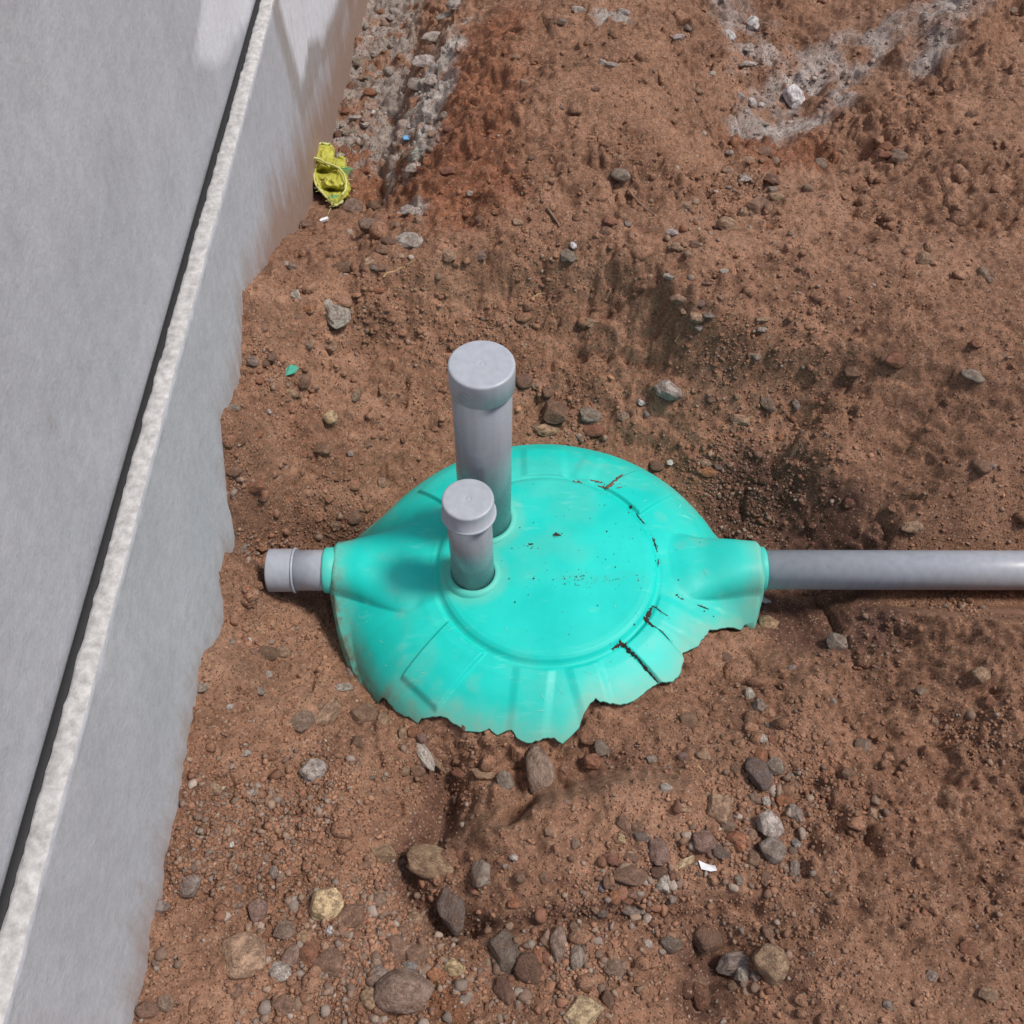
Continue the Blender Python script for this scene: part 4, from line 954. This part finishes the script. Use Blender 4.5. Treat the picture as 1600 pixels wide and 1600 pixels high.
def sample_ground(n, dens_fn):
    out_ = []
    while sum(map(len, out_)) < n:
        px = rng.uniform(-30, 1630, 30000); py = rng.uniform(-30, 1640, 30000)
        v = (py - 800) / F; a = (px - 800) / F
        x = y = 0; z = np.full(px.shape, -.02)
        for _ in range(7):
            d = (H - z) / (SP + v * CP); x = a * d; y = (CP - v * SP) * d; z = .5 * z + .5 * hz(x, y)
        keep = rng.random(px.shape) < dens_fn(x, y, px, py)
        u_, v_ = x - TX, y - TY
        keep &= np.hypot(u_, v_) > r_end(np.degrees(np.arctan2(v_, u_)) % 360)[0] + .004
        keep &= (x > XW + .006)
        out_.append(np.stack([x, y], -1)[keep])
    return np.concatenate(out_)[:n]
stx = np.array(STONES)
clusters = [(1000,1380,.11),(1190,1290,.12),(1210,1200,.07),(560,1500,.16),(640,1520,.12),(420,560,.07),(470,490,.05),(900,1500,.07),(1160,320,.12),(1150,540,.08),(1110,730,.06),(900,660,.09),(560,820,.06),(400,880,.06),(560,180,.2),(1180,100,.15),(430,1000,.07),(520,1240,.1),(1200,800,.12),(640,1230,.06),(720,1230,.06),(380,1300,.1),(1200,420,.1),(1230,620,.1)]
CL = np.array([(*hit(a, b)[:2], r) for a, b, r in clusters])
def dens(x, y, px, py):
    d = .03 + .40 * sstep(.05, .55, fbm(x * 6, y * 6, 3, 150)) 
    for cx, cy, r in CL: d = d + .8 * np.exp(-(((x - cx) ** 2 + (y - cy) ** 2) / r ** 2))
    d = d * (.25 + .75 * sstep(-.12, .30, fbm(x * 2.6 + 3, y * 2.6, 3, 320)))
    return np.clip(d * (.55 + .45 * sstep(300, 1300, py)), 0, 1)
soil_cols = np.array([[.20, .108, .070], [.17, .088, .056], [.24, .14, .094], [.21, .095, .055], [.27, .175, .12]])
grav_cols = np.array([[.24, .17, .13], [.20, .12, .085], [.30, .22, .16], [.26, .23, .205], [.22, .10, .062], [.32, .27, .23], [.16, .12, .10], [.28, .135, .08], [.40, .35, .30]])
grav_cols = grav_cols * .62 + np.array([.205, .118, .078]) * .38
def ground_col(P):
    i = np.clip(np.searchsorted(GX, P[:, 0]), 0, len(GX) - 1); j = np.clip(np.searchsorted(GY, P[:, 1]), 0, len(GY) - 1)
    return C[j, i]
def pick(c, n, p=None): return c[rng.choice(len(c), n, p=p)] * rng.uniform(.75, 1.25, (n, 1))
n = 21000; P_ = sample_ground(n, dens); sz = np.clip(rng.lognormal(math.log(.0024), .42, n), .0012, .0085)
scatter('soil_crumbs', 'loose crumbs of brown earth strewn over the soil', 'soil', P_, sz, np.clip(ground_col(P_) * rng.uniform(.85, 1.35, (n, 1)), 0, .8), .25)
n = 8000; P_ = sample_ground(n, lambda x, y, px, py: dens(x, y, px, py) ** 1.5); sz = np.clip(rng.lognormal(math.log(.0027), .5, n), .0013, .0105)
gc = pick(grav_cols, n, [.22, .24, .15, .08, .13, .05, .08, .03, .02])
tr = (P_[:, 0] < -.28) & (P_[:, 1] > 2.6); gc[tr] = pick(np.array([[.34, .31, .28], [.28, .25, .22], [.42, .39, .36], [.24, .13, .085]]), int(tr.sum())); sz[tr] *= 1.7
scatter('gravel', 'fine mixed gravel scattered across the soil', 'gravel', P_, sz, gc, .35)
# lumps of caked earth and broken small stones
bm = bmesh.new(); bmesh.ops.create_icosphere(bm, subdivisions=2, radius=1.0)
CV = np.array([p.co[:] for p in bm.verts]); CF = np.array([[q.index for q in p.verts] for p in bm.faces]); bm.free()
def lumps(name, label, cat, P_, sz, cc, sink, mat, flat=.8):
    n = len(P_); dirs = rng.standard_normal((n, 8, 3)); dirs /= np.linalg.norm(dirs, axis=-1, keepdims=True); dcut = rng.uniform(.5, .88, (n, 8))
    V_ = np.repeat(CV[None], n, 0) * (1 + .07 * rng.standard_normal((n, len(CV), 1)))
    for k in range(8):
        e = np.clip((V_ * dirs[:, k][:, None]).sum(-1) - dcut[:, k][:, None], 0, 9); V_ = V_ - e[..., None] * dirs[:, k][:, None]
    V_ = V_ * sz[:, None, None] * rng.uniform(.75, 1.25, (n, 1, 3)); V_[..., 2] *= flat
    V_[..., 0] += P_[:, :1]; V_[..., 1] += P_[:, 1:2]; V_[..., 2] += (hz(P_[:, 0], P_[:, 1]) + sz * sink)[:, None]
    me = mesh_np(name, V_.reshape(-1, 3), (CF[None] + (np.arange(n) * len(CV))[:, None, None]).reshape(-1, 3)); set_col(me, 'Col', np.repeat(np.clip(cc, 0, .8), len(CV), 0)); set_float(me, 'wet', np.zeros(n * len(CV)))
    tag(link(name, me, mat, smooth=False), label, cat, kind='stuff')
n = 1500; P_ = sample_ground(n, lambda x, y, px, py: np.clip(.06 + .5 * sstep(0, .4, fbm(x * 5, y * 5, 2, 180)) + .35 * sstep(1.75, 2.1, y) + .6 * np.exp(-((px - 560) / 160) ** 2 - ((py - 520) / 130) ** 2), 0, 1) * (1 - .5 * sstep(1150, 1250, py)))
sz = np.clip(rng.lognormal(math.log(.0072), .5, n), .0035, .030)
lumps('soil_clods', 'caked brown clods of earth lying about the dug soil', 'soil', P_, sz, ground_col(P_) * rng.uniform(.95, 1.2, (n, 1)), .0, M_SOIL)
def bigd(x, y, px, py):
    d = .01
    for a, b, ra in ((1000,1380,90),(1190,1300,80),(1220,1230,50),(560,1510,130),(450,1480,100),(900,1490,90),(1160,310,90),(1060,380,60),(430,560,50),(600,400,60),(1140,1520,60),(760,1560,90)): d = d + .8 * np.exp(-((px - a) / ra) ** 2 - ((py - b) / ra / .8) ** 2)
    return np.clip(d, 0, 1)
n = 620; P_ = sample_ground(n, bigd); sz = np.clip(rng.lognormal(math.log(.0062), .38, n), .0035, .0145)
lumps('stone_chips', 'broken small stones packed between the larger cobbles', 'gravel', P_, sz, pick(grav_cols, n) * .95, .0, M_GRAIN, .85)
# crumbs lying on the tank
n = 260
uu = np.concatenate([rng.uniform(-.12, .2, 110), rng.normal(.06, .045, 90), rng.uniform(.1, .38, 60)]); vv = np.concatenate([rng.uniform(-.2, .2, 110), rng.normal(-.045, .010, 90), rng.uniform(-.3, .25, 60)])
sk = np.concatenate(STREAK); sk = sk[rng.integers(0, len(sk), 220)] + rng.normal(0, .0045, (220, 2)); uu = np.concatenate([uu, sk[:, 0]]); vv = np.concatenate([vv, sk[:, 1]])
ok = (np.hypot(uu, vv) < .36) & (np.hypot(uu - TALL[0], vv - TALL[1]) > .07) & (np.hypot(uu - SHORT[0], vv - SHORT[1]) > .06); uu, vv = uu[ok], vv[ok]
sz = np.clip(rng.lognormal(math.log(.0008), .45, len(uu)), .0004, .003)
scatter('lid_crumbs', 'tiny dark earth specks scattered on the turquoise tank lid', 'soil', np.stack([uu + TX, vv + TY], -1), sz, pick(np.array([[.05, .03, .022], [.12, .07, .05]]), len(uu)), .4, lambda x, y: tank_z(x - TX, y - TY))

# ------------------------------------------------------------------ litter
def shard(name, label, cat, px, py, outline, thick, mat, tilt, lift=.004):
    x, y, z, d = hit(px, py); k = d / F
    V_ = [(a * k, b * k * 1.1, thick * .5 + .0015 * math.sin(a * .7)) for a, b in outline]; V2 = [(a * k * .95, b * k * 1.05, -thick * .5) for a, b in outline]
    n_ = len(outline); fs = [tuple(range(n_)), tuple(range(2 * n_ - 1, n_ - 1, -1))] + [(i, i + n_, (i + 1) % n_ + n_, (i + 1) % n_) for i in range(n_)]
    me = bpy.data.meshes.new(name); me.from_pydata(V_ + V2, [], fs); me.update()
    o = link(name, me, mat, smooth=False); o.location = (x, y, float(hz(x, y)) + lift); o.rotation_euler = tilt
    return tag(o, label, cat)
M_TEAL = plain('teal_plastic', (.07, .36, .26), .5, .15); M_WHITE = plain('white_ceramic', (.72, .72, .74), .5, .08); M_RED = plain('red_clay', (.50, .12, .065), .8, .2); M_BLUE = plain('blue_plastic', (.12, .33, .60), .5, .1)
shard('plastic_shard', 'thin teal green plastic shard lying on the bank near the wall', 'plastic shard', 453, 583, [(-14, -3), (-4, -8), (10, -5), (15, 2), (13, 6), (2, 8), (-3, 6)], .003, M_TEAL, (R(18), R(-6), 0), .006)
shard('brick_chip', 'bright orange-red clay chip below the coupling of the pipe stub', 'brick chip', 390, 929, [(-6, 8), (-8, -2), (-3, -9), (6, -7), (8, 0), (2, 6)], .008, M_RED, (R(10), R(10), .2), .004)
shard('ceramic_shard', 'bright white sliver of ceramic among stones on the ridge', 'shard', 1104, 1356, [(-13, 8), (-10, -4), (4, -8), (14, -7), (12, -1), (-2, 3)], .004, M_WHITE, (R(8), R(-10), 0), .010)
shard('foam_bit', 'small white scrap beside the wall below the yellow sack', 'scrap', 507, 346, [(-7, -3), (-5, -5), (5, -1), (7, 2), (5, 4), (-4, 1)], .008, M_WHITE, (R(5), 0, .1), .006)
shard('plastic_scrap', 'small bright blue plastic scrap on soil beside the wall trench', 'plastic scrap', 636, 219, [(-6, -1), (-4, -4), (3, -4), (6, 0), (3, 4), (-4, 3)], .008, M_BLUE, (R(15), R(5), 0), .006)
shard('plastic_strip', 'torn pale plastic strip sticking out under the long pipe', 'plastic strip', 1190, 940, [(-20, 9), (-14, 11), (12, -2), (16, -9), (8, -8), (-10, 2)], .002, plain('grey_film', (.42, .41, .42), .5, .2), (R(12), R(4), 0), .008)

# straw and sticks
M_STRAW = plain('straw', (.50, .38, .17), .8, .2); M_STICK = plain('dry_stick', (.20, .12, .08), .85, .3)
def twig(name, label, pts, rad, mat):
    P = []
    for px, py in pts:
        x, y, z, d = hit(px, py); P.append((x, y, float(hz(x, y)) + rad * 1.5))
    Q = []
    for a, b in zip(P[:-1], P[1:]):
        for f in np.linspace(0, 1, 7)[:-1]:
            x, y = a[0] * (1-f) + b[0] * f, a[1] * (1-f) + b[1] * f; Q.append((x + random.gauss(0, rad * .25), y, max(a[2] * (1-f) + b[2] * f, float(hz(x, y)) + rad * .6)))
    Q.append(P[-1]); o = tube(name, Q, rad, mat, None, 6, [1 - .5 * i / len(Q) for i in range(len(Q))]); return tag(o, label, name.replace('_', ' '))
twig('straw', 'single yellow straw lying on soil in front of the tank', [(1090,1196), (1102,1210)], .0012, M_STRAW)
twig('stick', 'thin dry stick running down the mound below the egg-shaped stone', [(980,300), (1000,322), (1022,340)], .0035, M_STICK)
twig('stick', 'short dark twig stub stuck in the mound above the pit lip', [(855,328), (866,345), (874,358)], .004, M_STICK)
twig('straw', 'pale dry grass blade across the lip of the left bank', [(600,435), (632,418), (652,405)], .0012, M_STRAW)
twig('straw', 'pale root fibre hanging from the pit face behind the lid', [(1055,535), (1062,522)], .0011, M_STRAW)
twig('straw', 'thin curled root fibre in the pit face behind the tall pipe', [(832,468), (842,460), (852,460)], .0012, M_STRAW)

# yellow woven sack
SD = 2.99
def sp(px, py, fwd=0.0):
    """point on a steep plane leaning against the wall foot, fwd metres towards the viewer's side"""
    a, b, c = ray(px, py); lean = (py - 275) / F
    d = SD * (1 - lean * .9) - fwd
    return Vector((a * d, b * d, H - c * d))
out_px = [(470 + .1063 * x, 200 + .1063 * y) for x, y in ((220,240),(330,225),(470,250),(500,330),(470,410),(520,450),(570,395),(650,430),(660,540),(700,610),(690,680),(700,780),(740,900),(700,1010),(620,1070),(540,1130),(480,1130),(400,1040),(290,920),(220,830),(190,700),(165,540),(140,400),(180,300))]
op = np.array(out_px); nO = 168
t = np.linspace(0, len(op), nO, endpoint=False); opl = np.vstack([op, op[:1]])
ox = np.interp(t, range(len(opl)), opl[:, 0]) + rng.normal(0, .35, nO); oy = np.interp(t, range(len(opl)), opl[:, 1]) + rng.normal(0, .35, nO)
cxp, cyp = 519, 272
sack = tag(empty('woven_sack', tuple(sp(519, 318))), 'crumpled yellow-green woven plastic sack lying against the cement wall', 'sack')
sloc = Vector(sack.location)
def sheet(name, rings, back, mat):
    V_ = []
    for i in range(rings + 1):
        f = (i + .02) / (rings + .02)
        for j in range(nO):
            px, py = cxp + (ox[j] - cxp) * f, cyp + (oy[j] - cyp) * f
            if back: fw = -.045 * (1 - f ** 3) + .002
            else:
                bulge = .050 * (1 - f ** 2.5)
                n1 = float(fbm(np.array(px * .10), np.array(py * .10), 3, 160)); n2 = 1 - abs(float(vnoise(np.array((px + py * .5) * .16), np.array((py - px * .3) * .16), 161)))
                fold = .014 * n1 + .014 * (n2 - .6)
                pocket = -.048 * math.exp(-((px - 508 - (py - 275) * .1) / 13) ** 2 - ((py - 268 - 10 * 0) / 5.0) ** 2) - .05 * math.exp(-((px - 520) / 13) ** 2 - ((py - 297 + (px - 520) * -.1) / 3.2) ** 2) - .03 * math.exp(-((px - 522) / 12) ** 2 - ((py - 246) / 4) ** 2)
                hem = .014 * math.exp(-((f - .93) / .06) ** 2)
                fw = bulge + fold * (1 - f ** 6) + pocket * (1 - f ** 8) + hem
            V_.append(tuple(sp(px, py, fw) - sloc))
    fs = [tuple(map(int, f)) for f in grid_faces(rings + 1, nO, True)] + [tuple(range(nO))]
    me = bpy.data.meshes.new(name); me.from_pydata(V_, [], fs); me.update(); return link(name, me, mat, sack)
def sack_material():
    s = N('woven_yellow'); p = s.obj(); n = s.tex(30, 4, .6, p); w = s.n('ShaderNodeTexWave'); w.inputs['Scale'].default_value = 160; w.inputs['Distortion'].default_value = 1.5; s.l(p, w.inputs['Vector'])
    c = s.ramp(n.outputs[0], [(.3, (.34, .33, .035)), (.7, (.50, .48, .08))]).outputs[0]; s.l(c, s.b.inputs['Base Color']); s.rough(.55)
    b = s.bump(w.outputs[0], .3, .001); b = s.bump(n.outputs[0], .3, .006, b); s.l(b, s.b.inputs['Normal']); return s.m
M_SACK = sack_material(); M_HEM = plain('frayed_hem', (.54, .55, .22), .6, .2); M_GREEN = plain('green_thread', (.12, .42, .22), .6, .2)
sheet('sack_front', 30, False, M_SACK); sheet('sack_back', 6, True, M_SACK)
hem = [sp(ox[j], oy[j], .016 + .004 * math.sin(j)) - sloc for j in list(range(98, 168)) + list(range(0, 14))]
tube('hem', hem, .0042, M_HEM, sack, 6, [.7 + .5 * random.random() for _ in hem])
hem = [sp(a, b, .060) - sloc for a, b in ((489,246),(500,249),(510,255),(520,258),(530,263),(538,272),(541,284),(540,297),(534,305))]
tube('hem', hem, .0030, M_HEM, sack, 6)
for k in range(34):
    j = random.choice(list(range(40, 168))); a = math.atan2(oy[j] - cyp, ox[j] - cxp) + random.gauss(0, .5); L = random.uniform(3, 8)
    p0 = sp(ox[j], oy[j], .015); p1 = sp(ox[j] + L * .5 * math.cos(a), oy[j] + L * .5 * math.sin(a), .02); p2 = sp(ox[j] + L * math.cos(a + .4), oy[j] + L * math.sin(a + .4), .015)
    tube('thread', [p - sloc for p in (p0, p1, p2)], .0006, M_HEM, sack, 4)
for k in range(16):
    x0, y0 = 536 + random.gauss(0, 3), 262 + random.gauss(0, 2); tube('thread', [sp(x0, y0, .05) - sloc, sp(x0 + 6, y0 + random.uniform(0, 5), .04) - sloc, sp(x0 + random.uniform(8, 16), y0 + random.uniform(-2, 11), .03) - sloc], .0007, M_GREEN, sack, 4)
for k in range(12):
    x0, y0 = 514 + k * 1.2, 305 + random.gauss(0, 1); tube('thread', [sp(x0, y0, .05) - sloc, sp(x0 + 2, y0 + 2.5, .05) - sloc, sp(x0 + 3, y0 + 4.5, .045) - sloc], .0008, M_GREEN, sack, 4)
tail = [sp(532, 315, .02) - sloc] + [Vector(hit(a, b)[:3]) + Vector((0, 0, .003)) - sloc for a, b in ((524,322),(516,328),(512,338))]
tube('thread', tail, .0010, M_HEM, sack, 5)
# tangle of pale green fibre on the soil
M_FIBRE = plain('pale_green_fibre', (.38, .47, .40), .8, .2)
c0 = Vector(hit(640, 250)[:3]); fib = tag(empty('fibre_tangle', c0), 'wispy tangle of pale green fibre on soil near the blue scrap', 'fibre')
for k in range(22):
    Pn = []
    x0, y0 = 622 + random.uniform(0, 36), 258 - random.uniform(0, 22)
    for i in range(4):
        h = hit(x0 + i * random.uniform(1, 4), y0 - i * random.uniform(-1, 2.5)); Pn.append(Vector(h[:3]) + Vector((0, 0, .003 + random.uniform(0, .004))) - c0)
    tube('fibre', Pn, .0008, M_FIBRE, fib, 4)
